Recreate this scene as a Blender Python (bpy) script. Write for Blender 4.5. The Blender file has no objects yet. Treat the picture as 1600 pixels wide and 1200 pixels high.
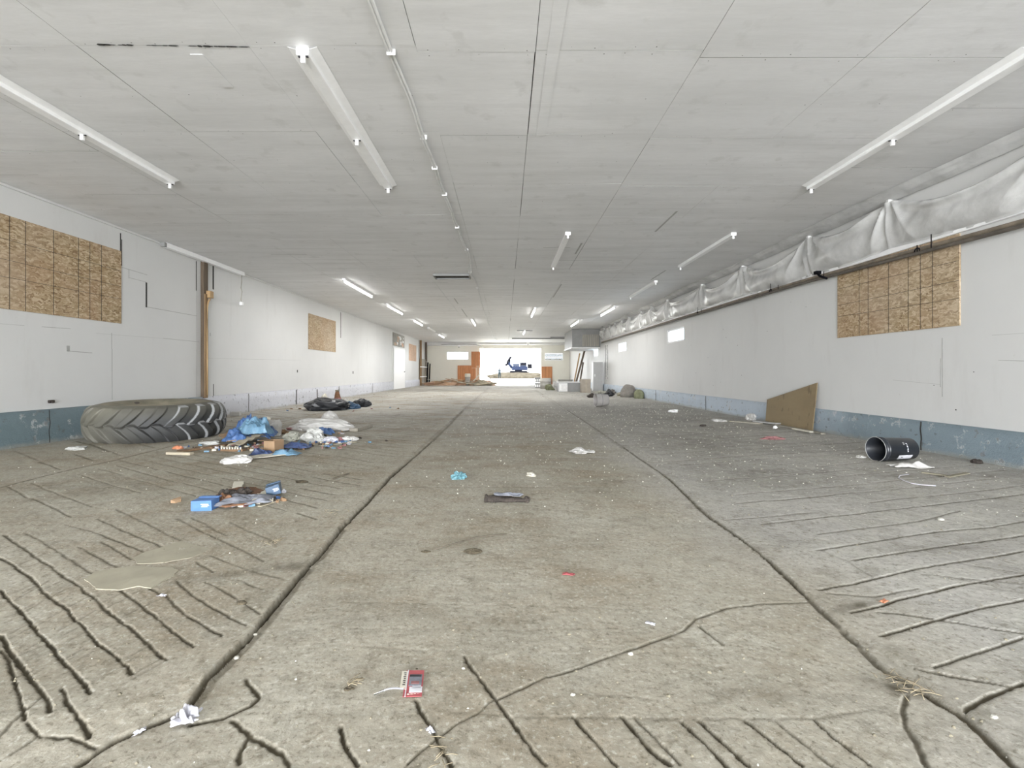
import bpy, bmesh, math, random
import numpy as np
from mathutils import Vector, Matrix, noise

SC = bpy.context.scene
COL = SC.collection
F = 750.0; CX = 790.0; CY = 582.0; H = 0.957        # focal length in pixels, principal point, eye height
XL, XR, ZC, YN, YF = -6.17, 5.06, 3.28, -8.0, 38.0  # hall: left, right, ceiling, near end, far end

# ------------------------------------------------------------------ camera
cam = bpy.data.cameras.new('camera'); co = bpy.data.objects.new('camera', cam); COL.objects.link(co)
cam.sensor_width = 36.0; cam.lens = 36.0 * F / 1600.0
cam.shift_x = (800 - CX) / 1600.0; cam.shift_y = (CY - 600) / 1600.0
cam.clip_start = 0.05; cam.clip_end = 600
co.location = (0, 0, H); co.rotation_euler = (math.pi / 2, 0, 0)
SC.camera = co

# ------------------------------------------------------------------ world, light, exposure
W = bpy.data.worlds.new('overcast_sky'); SC.world = W; W.use_nodes = True
bg = W.node_tree.nodes['Background']; bg.inputs[0].default_value = (0.93, 0.96, 1.0, 1); bg.inputs[1].default_value = 10.0
SC.view_settings.view_transform = 'Standard'; SC.view_settings.look = 'None'
SC.view_settings.exposure = 0.44; TUBE_W = 44; SC.view_settings.gamma = 1.0; SC.view_settings.use_curve_mapping = False
SC.cycles.use_denoising = True
SC.cycles.max_bounces = 10; SC.cycles.diffuse_bounces = 8; SC.cycles.transparent_max_bounces = 12
SC.cycles.sample_clamp_indirect = 6.0

def area_light(name, loc, rot, sx, sy, power, color=(1, 1, 1), portal=False):
    l = bpy.data.lights.new(name, 'AREA'); l.shape = 'RECTANGLE'; l.size = sx; l.size_y = sy
    l.energy = power; l.color = color
    if portal: l.cycles.is_portal = True
    o = bpy.data.objects.new(name, l); COL.objects.link(o); o.location = loc; o.rotation_euler = rot
    return o
# daylight coming in through the big open door behind the camera
area_light('door_daylight', (-0.5, YN + 0.02, 1.4), (math.pi / 2 + 0.10, 0, 0), 9.6, 2.7, 700, (0.955, 0.975, 1.0)).data.spread = math.radians(105)
area_light('far_door_portal', (0.385, YF + 0.3, 1.45), (-math.pi / 2, 0, 0), 4.83, 2.9, 1, portal=True)

# ------------------------------------------------------------------ helpers
R = math.radians
def P(px, py, z=0.0):
    """ground (or height z) position of a traced point"""
    D = F * (H - z) / (py - CY)
    return Vector(((px - CX) * D / F, D, z))
def PD(px, D, z=0.0):
    return Vector(((px - CX) * D / F, D, z))
def ZD(py, D):
    return H + (CY - py) * D / F

def tag(o, label=None, cat=None, group=None, kind=None):
    if label: o['label'] = label
    if cat: o['category'] = cat
    if group: o['group'] = group
    if kind: o['kind'] = kind
    return o
def root(name, loc, label, cat, rz=0, group=None, rot=None):
    o = bpy.data.objects.new(name, None); COL.objects.link(o); o.empty_display_size = 0.1
    o.location = loc; o.rotation_euler = rot if rot else (0, 0, rz)
    return tag(o, label, cat, group)
def link(name, bm_or_me, mats, parent=None, loc=None, rot=None, smooth=False):
    if isinstance(bm_or_me, bmesh.types.BMesh):
        me = bpy.data.meshes.new(name); bm_or_me.normal_update(); bm_or_me.to_mesh(me); bm_or_me.free()
    else: me = bm_or_me
    if not isinstance(mats, (list, tuple)): mats = [mats]
    for m in mats: me.materials.append(m)
    if smooth:
        me.polygons.foreach_set('use_smooth', [True] * len(me.polygons))
    o = bpy.data.objects.new(name, me); COL.objects.link(o)
    if loc is not None: o.location = loc
    if rot is not None: o.rotation_euler = rot
    if parent is not None: o.parent = parent
    return o
def struct(o): o['kind'] = 'structure'; return o

def box(bm, x0, x1, y0, y1, z0, z1, mi=0, M=None, bev=0.0):
    vs = [bm.verts.new((x, y, z)) for z in (z0, z1) for y in (y0, y1) for x in (x0, x1)]
    if M is not None:
        for v in vs: v.co = M @ v.co
    fs = [bm.faces.new([vs[i] for i in q]) for q in ((0, 2, 3, 1), (4, 5, 7, 6), (0, 1, 5, 4), (1, 3, 7, 5), (3, 2, 6, 7), (2, 0, 4, 6))]
    for f in fs: f.material_index = mi
    if bev > 0:
        es = list({e for f in fs for e in f.edges})
        r = bmesh.ops.bevel(bm, geom=es, offset=bev, segments=2, affect='EDGES', profile=0.5)
        for f in r['faces']: f.material_index = mi
    return fs
def newbm(): return bmesh.new()
def tube(bm, pts, r, n=8, mi=0, cap=True):
    pts = [Vector(p) for p in pts]; rings = []
    rr = r if isinstance(r, (list, tuple)) else [r] * len(pts)
    for i, p in enumerate(pts):
        t = (pts[min(i + 1, len(pts) - 1)] - pts[max(i - 1, 0)]).normalized()
        a = t.cross(Vector((0, 0, 1)))
        if a.length < 1e-3: a = t.cross(Vector((0, 1, 0)))
        a.normalize(); b = t.cross(a)
        rings.append([bm.verts.new(p + rr[i] * (math.cos(2 * math.pi * k / n) * a + math.sin(2 * math.pi * k / n) * b)) for k in range(n)])
    for A, B in zip(rings, rings[1:]):
        for k in range(n):
            f = bm.faces.new((A[k], A[(k + 1) % n], B[(k + 1) % n], B[k])); f.material_index = mi; f.smooth = True
    if cap:
        bm.faces.new(rings[0][::-1]).material_index = mi; bm.faces.new(rings[-1]).material_index = mi
def lathe(bm, prof, n=32, mi=0, M=None, close=False):
    rings = []
    for r, z in prof:
        ring = [bm.verts.new((r * math.cos(2 * math.pi * k / n), r * math.sin(2 * math.pi * k / n), z)) for k in range(n)]
        if M is not None:
            for v in ring: v.co = M @ v.co
        rings.append(ring)
    prs = list(zip(rings, rings[1:])) + ([(rings[-1], rings[0])] if close else [])
    for A, B in prs:
        for k in range(n):
            f = bm.faces.new((A[k], A[(k + 1) % n], B[(k + 1) % n], B[k])); f.material_index = mi; f.smooth = True
    return rings
def fractal(v, oct=4, s=1.0):
    return noise.fractal(Vector(v) * s, 1.0, 2.0, oct)
def crumple(name, sx, sy, sz, seed, mat, parent=None, sub=4, amp=0.35, freq=2.2, loc=None, rz=0, sharp=True, lobes=None):
    """a crumpled closed bag or lump, flat underneath"""
    bm = newbm(); bmesh.ops.create_icosphere(bm, subdivisions=sub, radius=1.0)
    off = Vector((seed * 7.31, seed * 3.17, seed * 1.7))
    for v in bm.verts:
        p = v.co.copy(); d = 1.0
        n1 = noise.noise(p * freq * 0.6 + off); n2 = abs(noise.noise(p * freq * 1.7 + off * 2)); n3 = abs(noise.noise(p * freq * 4.1 + off * 3))
        n4 = abs(noise.noise(p * freq * 9 + off))
        d += amp * (1.3 * n1 - 0.9 * n2 - 0.45 * n3 - 0.2 * n4)
        p *= d
        if lobes:
            k = sum(a * math.exp(-((p.x - c) / w) ** 2) for c, w, a in lobes)
            p.z *= k; p.y *= 0.6 + 0.4 * k
        v.co = Vector((p.x * sx, p.y * sy, max(p.z, -0.35) * sz + 0.35 * sz))
        if v.co.z < 0.02 * sz: v.co.z = 0.0
    mn = min(v.co.z for v in bm.verts)
    for v in bm.verts: v.co.z -= mn
    return link(name, bm, mat, parent, loc, (0, 0, rz), smooth=not sharp)
def sheet(name, sx, sy, hz, seed, mat, parent=None, n=28, freq=1.6, thick=0.003, loc=None, rz=0, ragged=0.12, drape=0.0, smooth=True, lift=0.002):
    """a crumpled thin sheet lying on the ground, with real thickness"""
    bm = newbm(); off = Vector((seed * 5.1, seed * 2.3, seed)); g = []
    for j in range(n):
        row = []
        for i in range(n):
            u = i / (n - 1) * 2 - 1; w = j / (n - 1) * 2 - 1
            e = 1 + ragged * noise.noise(Vector((u * 2.1, w * 2.1, 0)) + off) * 2
            x = u * e; y = w * e
            m = max(abs(u), abs(w))
            h = 0.45 + 0.8 * noise.noise(Vector((u * freq * .8, w * freq * .8, 0)) + off) - 0.45 * abs(noise.noise(Vector((u * freq * 1.9, w * freq * 1.9, 3)) + off)) + 0.16 * abs(noise.noise(Vector((u * freq * 4, w * freq * 4, 7)) + off))
            z = hz * (h if drape == 0 else 0.75 * h) * 1.4 * (1 - 0.75 * m ** 3) + drape * (1 - m * m) * (1 + 0.5 * noise.noise(Vector((u * 1.3, w * 1.3, 9)) + off))
            row.append(bm.verts.new((x * sx / 2, y * sy / 2, max(z, 0) + lift)))
        g.append(row)
    top = []
    for j in range(n - 1):
        for i in range(n - 1):
            top.append(bm.faces.new((g[j][i], g[j][i + 1], g[j + 1][i + 1], g[j + 1][i])))
    r = bmesh.ops.extrude_face_region(bm, geom=top)
    for e in r['geom']:
        if isinstance(e, bmesh.types.BMVert): e.co.z += thick
    bmesh.ops.recalc_face_normals(bm, faces=bm.faces)
    return link(name, bm, mat, parent, loc, (0, 0, rz), smooth=smooth)

# ------------------------------------------------------------------ materials
class N:
    def __init__(s, name):
        s.m = bpy.data.materials.new(name); s.m.use_nodes = True; s.t = s.m.node_tree; s.n = s.t.nodes; s.b = s.n['Principled BSDF']
        s.tc = s.n.new('ShaderNodeTexCoord')
    def L(s, a, b): s.t.links.new(a, b)
    def new(s, k, **kw):
        n = s.n.new(k)
        for a, v in kw.items():
            if hasattr(n, a): setattr(n, a, v)
        return n
    def mapped(s, scale=(1, 1, 1), rot=(0, 0, 0), src='Object'):
        m = s.new('ShaderNodeMapping'); m.inputs['Scale'].default_value = scale; m.inputs['Rotation'].default_value = rot
        s.L(s.tc.outputs[src], m.inputs[0]); return m.outputs[0]
    def noise(s, scale, detail=6, rough=0.6, vec=None, dist=0.0):
        n = s.new('ShaderNodeTexNoise'); n.inputs['Scale'].default_value = scale; n.inputs['Detail'].default_value = detail
        n.inputs['Roughness'].default_value = rough; n.inputs['Distortion'].default_value = dist
        s.L(vec if vec is not None else s.tc.outputs['Object'], n.inputs['Vector']); return n.outputs['Fac']
    def ramp(s, fac, stops):
        r = s.new('ShaderNodeValToRGB'); el = r.color_ramp.elements
        while len(el) < len(stops): el.new(0.5)
        for e, (p, c) in zip(el, stops): e.position = p; e.color = (*c, 1) if len(c) == 3 else c
        s.L(fac, r.inputs[0]); return r.outputs[0]
    def f(s, fac, a, b, lo=0.0, hi=1.0):
        m = s.new('ShaderNodeMapRange'); m.inputs[1].default_value = a; m.inputs[2].default_value = b; m.inputs[3].default_value = lo; m.inputs[4].default_value = hi
        s.L(fac, m.inputs[0]); return m.outputs[0]
    def mix(s, fac, a, b, mode='MIX'):
        m = s.new('ShaderNodeMix', data_type='RGBA', blend_type=mode)
        for k, v in ((0, fac), (6, a), (7, b)):
            if isinstance(v, (int, float)): m.inputs[k].default_value = v
            elif isinstance(v, tuple): m.inputs[k].default_value = (*v, 1) if len(v) == 3 else v
            else: s.L(v, m.inputs[k])
        return m.outputs[2]
    def math(s, op, a, b=0.0, clamp=False):
        m = s.new('ShaderNodeMath', operation=op, use_clamp=clamp)
        for k, v in ((0, a), (1, b)):
            if isinstance(v, (int, float)): m.inputs[k].default_value = v
            else: s.L(v, m.inputs[k])
        return m.outputs[0]
    def xyz(s, src='Object'):
        x = s.new('ShaderNodeSeparateXYZ'); s.L(s.tc.outputs[src], x.inputs[0]); return x.outputs
    def attr(s, name):
        a = s.new('ShaderNodeAttribute'); a.attribute_name = name; return a.outputs['Fac']
    def bump(s, h, strength=0.3, dist=0.01):
        b = s.new('ShaderNodeBump'); b.inputs['Strength'].default_value = strength; b.inputs['Distance'].default_value = dist
        s.L(h, b.inputs['Height']); s.L(b.outputs[0], s.b.inputs['Normal']); return b
    def done(s, col=None, rough=0.7, **kw):
        if col is not None:
            if isinstance(col, tuple): s.b.inputs['Base Color'].default_value = (*col, 1)
            else: s.L(col, s.b.inputs['Base Color'])
        if isinstance(rough, (int, float)): s.b.inputs['Roughness'].default_value = rough
        else: s.L(rough, s.b.inputs['Roughness'])
        for k, v in kw.items(): s.b.inputs[k.replace('_', ' ')].default_value = v
        return s.m
def lin(r, g, b):
    return tuple(((c / 255) / 12.92 if c <= 10 else ((c / 255 + 0.055) / 1.055) ** 2.4) for c in (r, g, b))
def plain(name, col, rough=0.7, var=0.12, scale=12, bump=0.0, **kw):
    n = N(name); f = n.noise(scale, 5)
    c = n.mix(n.f(f, 0.3, 0.7), tuple(x * (1 - var) for x in col), tuple(min(1, x * (1 + var)) for x in col))
    if bump: n.bump(n.noise(scale * 3, 6), bump, 0.01)
    return n.done(c, rough, **kw)

M = {}
def mat_wall(name, base, dirty):
    n = N(name)
    a = n.noise(0.5, 6, 0.6); b = n.noise(3.0, 6, 0.65, n.mapped((1, 1, 0.25)))
    c = n.mix(n.f(a, 0.35, 0.7), base, tuple(x * 0.93 for x in base))
    c = n.mix(n.f(b, 0.56, 0.75, 0, 0.35), c, dirty)
    sp = n.noise(26, 3, 0.5); c = n.mix(n.f(sp, 0.74, 0.78, 0, 0.5), c, dirty)
    n.bump(n.noise(9, 8, 0.7), 0.12, 0.01)
    return n.done(c, 0.55)
M['wall'] = mat_wall('white_painted_plywood', (0.66, 0.66, 0.65), (0.52, 0.51, 0.49))
M['cream_wall'] = mat_wall('cream_painted_wall', (0.80, 0.78, 0.70), (0.66, 0.63, 0.56))
def mat_ceiling():
    n = N('white_painted_ceiling_sheet')
    a = n.noise(0.45, 6, 0.62, n.mapped((1.0, 0.7, 1))); b = n.noise(1.6, 7, 0.7, n.mapped((0.35, 2.6, 1)))
    c = n.mix(n.f(a, 0.32, 0.68), (0.79, 0.79, 0.795), (0.70, 0.70, 0.70))
    c = n.mix(n.f(b, 0.42, 0.68, 0, 0.75), c, (0.62, 0.62, 0.615))
    st = n.noise(4.5, 4, 0.55); c = n.mix(n.f(st, 0.60, 0.70, 0, 0.35), c, (0.50, 0.50, 0.48))
    fine = n.noise(30, 4, 0.6, n.mapped((0.4, 2, 1))); c = n.mix(n.f(fine, 0.4, 0.75, 0, 0.22), c, (0.60, 0.60, 0.59))
    n.bump(n.noise(6, 8, 0.7, n.mapped((0.4, 2, 1))), 0.15, 0.01)
    return n.done(c, 0.6)
M['ceiling'] = mat_ceiling()
M['gap'] = plain('dark_joint_gap', (0.045, 0.043, 0.04), 0.9)
M['gap2'] = plain('shallow_joint_gap', (0.40, 0.40, 0.385), 0.9)
M['white'] = plain('white_enamel', (0.90, 0.90, 0.90), 0.4, 0.03)
M['offwhite'] = plain('dusty_white_enamel', (0.72, 0.72, 0.71), 0.5, 0.08)
def mat_osb():
    n = N('oriented_strand_board')
    v = n.new('ShaderNodeTexVoronoi'); v.inputs['Scale'].default_value = 60; v.inputs['Randomness'].default_value = 1
    w = n.new('ShaderNodeVectorMath', operation='ADD'); nz = n.new('ShaderNodeTexNoise'); nz.inputs['Scale'].default_value = 9; nz.inputs['Detail'].default_value = 4
    n.L(n.tc.outputs['Object'], nz.inputs['Vector'])
    sc = n.new('ShaderNodeVectorMath', operation='SCALE'); sc.inputs['Scale'].default_value = 0.10; n.L(nz.outputs['Color'], sc.inputs[0])
    n.L(n.mapped((1, 0.32, 0.95), (0.35, 0, 0)), w.inputs[0]); n.L(sc.outputs[0], w.inputs[1]); n.L(w.outputs[0], v.inputs['Vector'])
    sx = n.new('ShaderNodeSeparateColor'); n.L(v.outputs['Color'], sx.inputs[0])
    c = n.ramp(sx.outputs[0], [(0.0, (0.20, 0.125, 0.06)), (0.25, (0.33, 0.235, 0.125)), (0.6, (0.42, 0.315, 0.19)), (1.0, (0.60, 0.49, 0.34))])
    big = n.noise(1.7, 4, 0.6); c = n.mix(n.f(big, 0.4, 0.7, 0, 0.5), c, (0.40, 0.25, 0.15))
    c = n.mix(n.f(n.noise(0.9, 3), 0.45, 0.7, 0, 0.35), c, (0.55, 0.46, 0.36))
    n.bump(sx.outputs[1], 0.3, 0.004)
    return n.done(c, 0.7)
M['osb'] = mat_osb()
def mat_wood(name, c1, c2, scale=(14, 14, 0.8), rough=0.75):
    n = N(name); a = n.noise(2.0, 6, 0.65, n.mapped(scale), 0.6); b = n.noise(1.1, 4)
    c = n.mix(n.f(a, 0.3, 0.7), c1, c2); c = n.mix(n.f(b, 0.45, 0.8, 0, 0.4), c, tuple(x * 0.6 for x in c1))
    n.bump(a, 0.25, 0.004); return n.done(c, rough)
M['wood'] = mat_wood('aged_brown_wood', (0.17, 0.105, 0.055), (0.34, 0.22, 0.11))
M['wood_dark'] = mat_wood('dark_brown_wood', (0.075, 0.055, 0.038), (0.15, 0.11, 0.075))
M['wood_new'] = mat_wood('raw_yellow_wood', (0.36, 0.23, 0.11), (0.52, 0.36, 0.19))
M['wood_grey'] = mat_wood('weathered_grey_wood', (0.26, 0.24, 0.20), (0.42, 0.39, 0.33))
M['orange_ply'] = mat_wood('orange_plywood', (0.42, 0.17, 0.07), (0.60, 0.28, 0.13), (6, 6, 0.5))
M['pink_lumber'] = mat_wood('pale_pine', (0.52, 0.33, 0.22), (0.70, 0.50, 0.36), (5, 5, 5))
def mat_ply():
    n = N('water_stained_plywood'); a = n.noise(3, 6, 0.6, n.mapped((1, 0.35, 1)), 0.5)
    c = n.mix(n.f(a, 0.3, 0.7), (0.205, 0.15, 0.078), (0.265, 0.20, 0.11))
    b = n.noise(9, 3, 0.5, n.mapped((1, 1.0, 0.45))); c = n.mix(n.f(b, 0.60, 0.70, 0, 0.8), c, (0.12, 0.08, 0.04))
    n.bump(a, 0.15, 0.004); return n.done(c, 0.65)
M['ply'] = mat_ply()
def mat_curb(name, teal, pale, y0, y1):
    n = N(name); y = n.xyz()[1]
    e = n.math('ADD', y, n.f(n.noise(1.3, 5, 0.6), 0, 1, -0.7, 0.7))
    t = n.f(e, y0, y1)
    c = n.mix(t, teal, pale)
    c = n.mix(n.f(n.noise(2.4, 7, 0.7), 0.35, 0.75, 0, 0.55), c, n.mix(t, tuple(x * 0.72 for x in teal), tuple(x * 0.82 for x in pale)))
    pe = n.noise(5.5, 8, 0.72); c = n.mix(n.f(pe, 0.575, 0.61, 0, 0.75), c, (0.55, 0.56, 0.57))
    dk = n.noise(11, 5, 0.6); c = n.mix(n.f(dk, 0.61, 0.65, 0, 0.7), c, (0.12, 0.13, 0.13))
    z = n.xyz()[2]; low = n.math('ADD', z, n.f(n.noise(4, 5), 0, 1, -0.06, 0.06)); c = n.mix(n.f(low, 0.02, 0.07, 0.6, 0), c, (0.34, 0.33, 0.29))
    n.bump(n.noise(7, 9, 0.75), 0.7, 0.03); return n.done(c, 0.6)
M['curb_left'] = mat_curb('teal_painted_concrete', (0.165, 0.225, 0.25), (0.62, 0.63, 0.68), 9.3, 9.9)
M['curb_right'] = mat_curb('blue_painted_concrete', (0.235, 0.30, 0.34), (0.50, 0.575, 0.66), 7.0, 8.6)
def mat_floor():
    n = N('grooved_barn_concrete'); X = n.xyz(); dirt = n.attr('dirt')
    w = n.noise(0.55, 5, 0.6)
    tan = n.mix(n.f(w, 0.35, 0.65), (0.445, 0.415, 0.345), (0.38, 0.353, 0.29))
    grey = n.mix(n.f(w, 0.35, 0.65), (0.52, 0.505, 0.475), (0.43, 0.42, 0.39))
    e = n.math('ADD', X[0], n.f(n.noise(0.8, 5, 0.6), 0, 1, -0.9, 0.9))
    g1 = n.f(e, 0.9, 1.7)
    far = n.math('ADD', X[1], n.f(n.noise(0.35, 4), 0, 1, -3, 3)); g2 = n.f(far, 5.5, 10.5, 0, 0.9)
    c = n.mix(n.math('MAXIMUM', g1, g2), tan, grey)
    # older dark wear on the right, brown mud on the left, pale dusty zones
    dr = n.math('MULTIPLY', n.f(n.noise(0.75, 8, 0.74), 0.44, 0.62), n.f(e, 1.0, 2.2)); c = n.mix(n.math("MULTIPLY", dr, 0.45), c, (0.22, 0.21, 0.19))
    mud = n.math('MULTIPLY', n.f(n.noise(0.9, 8, 0.72, n.mapped((1, 1.4, 1))), 0.46, 0.64), n.f(X[0], 1.5, 0.8)); c = n.mix(n.math('MULTIPLY', mud, 0.7), c, (0.27, 0.215, 0.145))
    pale = n.f(n.noise(1.8, 8, 0.76), 0.48, 0.7, 0, 0.6); c = n.mix(pale, c, (0.54, 0.53, 0.465))
    dk = n.f(n.noise(4.2, 8, 0.78), 0.53, 0.72, 0, 0.65); c = n.mix(dk, c, (0.20, 0.185, 0.145))
    fine = n.noise(38, 5, 0.65); c = n.mix(n.f(fine, 0.35, 0.7, 0, 0.35), c, n.mix(0.5, c, (0.14, 0.13, 0.10)))
    pit = n.noise(17, 7, 0.8); c = n.mix(n.f(pit, 0.54, 0.66, 0, 0.6), c, (0.17, 0.15, 0.105))
    sp = n.noise(60, 4, 0.65); c = n.mix(n.f(sp, 0.57, 0.66, 0, 0.5), c, (0.62, 0.61, 0.55)); c = n.mix(n.f(sp, 0.43, 0.34, 0, 0.55), c, (0.14, 0.125, 0.09))
    c = n.mix(n.math('MULTIPLY', dirt, 1.05, True), c, (0.085, 0.073, 0.05))
    hh = n.math('ADD', n.math('MULTIPLY', n.noise(13, 8, 0.7), 1.0), n.math('MULTIPLY', fine, 0.35))
    n.bump(hh, 0.6, 0.008)
    return n.done(c, 0.9, Specular_IOR_Level=0.2)
M['floor'] = mat_floor()
M['rubber'] = None
def mat_rubber():
    n = N('dusty_tyre_rubber'); X = n.xyz(); a = n.noise(3.0, 6, 0.65); lug = n.attr('lug')
    black = (0.030, 0.031, 0.033); dust = (0.19, 0.18, 0.14)
    side = n.f(n.math('ADD', X[0], n.f(a, 0, 1, -0.25, 0.25)), 0.38, -0.35)
    up = n.f(X[2], 0.32, 0.52, 0, 0.55)
    c = n.mix(n.math('ADD', n.math('MULTIPLY', side, n.f(a, 0.3, 0.6, 0.45, 0.9)), up, True), black, dust)
    g = n.f(a, 0.35, 0.7, 0, 0.5); c = n.mix(g, c, (0.075, 0.075, 0.068))
    salt = n.math('MULTIPLY', n.f(lug, 0.25, 0.6), n.f(X[0], 0.52, 0.62)); c = n.mix(n.math('MULTIPLY', salt, 0.75), c, (0.40, 0.41, 0.42))
    n.bump(n.noise(40, 5), 0.2, 0.004); return n.done(c, 0.62)
M['rubber'] = mat_rubber()
M['sidewall'] = plain('mud_caked_rubber', (0.23, 0.21, 0.155), 0.85, 0.35, 4, 0.4)
def mat_plastic():
    n = N('milky_polythene'); 
    for l in list(n.t.links): n.t.links.remove(l)
    out = n.n['Material Output']
    tr = n.new('ShaderNodeBsdfTransparent'); tl = n.new('ShaderNodeBsdfTranslucent'); df = n.new('ShaderNodeBsdfDiffuse'); gl = n.new('ShaderNodeBsdfGlossy')
    tr.inputs[0].default_value = (0.95, 0.95, 0.94, 1); tl.inputs[0].default_value = (0.94, 0.94, 0.93, 1); df.inputs[0].default_value = (0.9, 0.9, 0.89, 1)
    gl.inputs['Roughness'].default_value = 0.22
    m1 = n.new('ShaderNodeMixShader'); m1.inputs[0].default_value = 0.8; n.L(tl.outputs[0], m1.inputs[1]); n.L(df.outputs[0], m1.inputs[2])
    m2 = n.new('ShaderNodeMixShader'); n.L(n.f(n.noise(2.5, 5), 0.3, 0.7, 0.55, 0.85), m2.inputs[0]); n.L(tr.outputs[0], m2.inputs[1]); n.L(m1.outputs[0], m2.inputs[2])
    m3 = n.new('ShaderNodeMixShader'); fr = n.new('ShaderNodeFresnel'); fr.inputs[0].default_value = 1.5
    n.L(n.math('MULTIPLY', fr.outputs[0], 1.4, True), m3.inputs[0]); n.L(m2.outputs[0], m3.inputs[1]); n.L(gl.outputs[0], m3.inputs[2])
    b = n.new('ShaderNodeBump'); b.inputs['Strength'].default_value = 0.5; b.inputs['Distance'].default_value = 0.02
    n.L(n.noise(7, 6, 0.6, n.mapped((1, 0.7, 1)), 1.5), b.inputs['Height'])
    for s_ in (gl, df): n.L(b.outputs[0], s_.inputs['Normal'])
    n.L(m3.outputs[0], out.inputs[0]); return n.m
M['polythene'] = mat_plastic()
M['rust'] = plain('rusty_pipe_steel', (0.20, 0.165, 0.125), 0.6, 0.35, 9, 0.2)
M['rust_dark'] = plain('dark_rusty_steel', (0.10, 0.085, 0.07), 0.6, 0.35, 9, 0.2)
M['black_plastic'] = plain('black_glossy_plastic', (0.022, 0.025, 0.031), 0.35, 0.25, 8)
M['black_in'] = plain('black_plastic_inside', (0.012, 0.014, 0.018), 0.6)
M['label_white'] = plain('white_paper_label', (0.62, 0.62, 0.66), 0.6, 0.06)
M['ink'] = plain('dark_ink', (0.03, 0.03, 0.035), 0.6)
M['bag_white'] = plain('white_plastic_bag', (0.52, 0.51, 0.49), 0.45, 0.08, 12, 0.5)
M['bag_clear'] = plain('dusty_clear_plastic', (0.36, 0.36, 0.31), 0.28, 0.25, 10, 0.9)
M['foil'] = plain('crinkled_foil_film', (0.46, 0.46, 0.44), 0.3, 0.15, 7, 0.4)
M['tarp_blue'] = plain('blue_tarp_plastic', (0.05, 0.11, 0.26), 0.4, 0.35, 7, 0.9)
M['tarp_light'] = plain('light_blue_plastic', (0.12, 0.23, 0.33), 0.35, 0.3, 9, 0.9)
M['tarp_navy'] = plain('navy_plastic_film', (0.045, 0.07, 0.16), 0.35, 0.4, 9, 0.9)
M['teal'] = plain('teal_plastic_film', (0.11, 0.24, 0.28), 0.4, 0.4, 30)
M['card_tan'] = plain('tan_cardboard', (0.33, 0.22, 0.13), 0.85, 0.12, 6)
M['card_brown'] = plain('brown_wet_cardboard', (0.20, 0.125, 0.07), 0.85, 0.3, 8)
M['card_pale'] = plain('pale_dusty_cardboard', (0.42, 0.37, 0.28), 0.9, 0.15, 6)
M['card_dust'] = plain('dust_covered_cardboard', (0.36, 0.335, 0.26), 0.9, 0.12, 6)
M['paper'] = plain('cream_paper', (0.64, 0.61, 0.52), 0.8, 0.08, 12)
M['char'] = plain('charred_matter', (0.045, 0.036, 0.03), 0.85, 0.5, 20, 0.6)
M['rust_cloth'] = plain('rusty_brown_cloth', (0.17, 0.085, 0.045), 0.9, 0.4, 18, 0.4)
M['grey_cloth'] = plain('grey_stained_cloth', (0.19, 0.20, 0.23), 0.9, 0.35, 12, 0.3)
M['box_blue'] = plain('bright_blue_carton', (0.085, 0.19, 0.43), 0.55, 0.12, 9)
M['box_navy'] = plain('slate_blue_carton', (0.04, 0.085, 0.15), 0.5, 0.2, 9)
M['black_bag'] = plain('black_garbage_bag', (0.030, 0.032, 0.036), 0.38, 0.3, 10, 0.15)
M['dark_dung'] = plain('dry_dark_clod', (0.085, 0.07, 0.045), 0.95, 0.4, 40, 0.6)
M['red'] = plain('red_printed_card', (0.40, 0.09, 0.10), 0.55, 0.15, 30)
M['redcloth'] = plain('faded_red_cloth', (0.27, 0.13, 0.13), 0.8, 0.35, 22)
M['orange'] = plain('orange_plastic', (0.48, 0.19, 0.10), 0.5, 0.15)
M['straw'] = plain('dry_straw', (0.32, 0.27, 0.18), 0.85, 0.2)
M['stick'] = plain('thin_dark_twig', (0.14, 0.12, 0.09), 0.85, 0.3)
M['tissue'] = plain('pale_lilac_tissue', (0.52, 0.52, 0.57), 0.6, 0.06, 20)
M['chip'] = plain('white_chips', (0.48, 0.47, 0.42), 0.85, 0.25, 3)
M['grit'] = plain('brown_grit', (0.20, 0.18, 0.13), 0.9, 0.3, 3)
M['concrete'] = plain('grey_concrete', (0.36, 0.35, 0.32), 0.85, 0.2, 5, 0.3)
M['steel_grey'] = plain('grey_painted_steel', (0.40, 0.40, 0.395), 0.45, 0.06, 3)
M['steel_shade'] = plain('darker_grey_steel', (0.22, 0.22, 0.215), 0.5, 0.1, 3)
M['tin'] = plain('dull_galvanised_tin', (0.37, 0.35, 0.335), 0.5, 0.12, 5)
M['sack'] = plain('dirty_grey_sack', (0.21, 0.195, 0.175), 0.85, 0.25, 6, 0.3)
M['moss'] = plain('olive_green_sack', (0.19, 0.20, 0.12), 0.9, 0.3, 6, 0.3)
M['kraft'] = plain('kraft_carton', (0.34, 0.30, 0.25), 0.85, 0.1, 6)
M['skyglass'] = None
def mat_glass():
    n = N('window_glass')
    for l in list(n.t.links): n.t.links.remove(l)
    tr = n.new('ShaderNodeBsdfTransparent'); tr.inputs[0].default_value = (0.86, 0.92, 0.97, 1); gl = n.new('ShaderNodeBsdfGlossy'); gl.inputs['Roughness'].default_value = 0.05
    m = n.new('ShaderNodeMixShader'); m.inputs[0].default_value = 0.06; n.L(tr.outputs[0], m.inputs[1]); n.L(gl.outputs[0], m.inputs[2]); n.L(m.outputs[0], n.n['Material Output'].inputs[0]); return n.m
M['glass'] = mat_glass()
def mat_emit(name, c, s):
    n = N(name); n.done(c, 0.4); n.b.inputs['Emission Color'].default_value = (*c, 1); n.b.inputs['Emission Strength'].default_value = s; return n.m
M['tube_lit'] = mat_emit('lit_fluorescent_tube', (1.0, 0.985, 0.96), 12.0)
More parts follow.
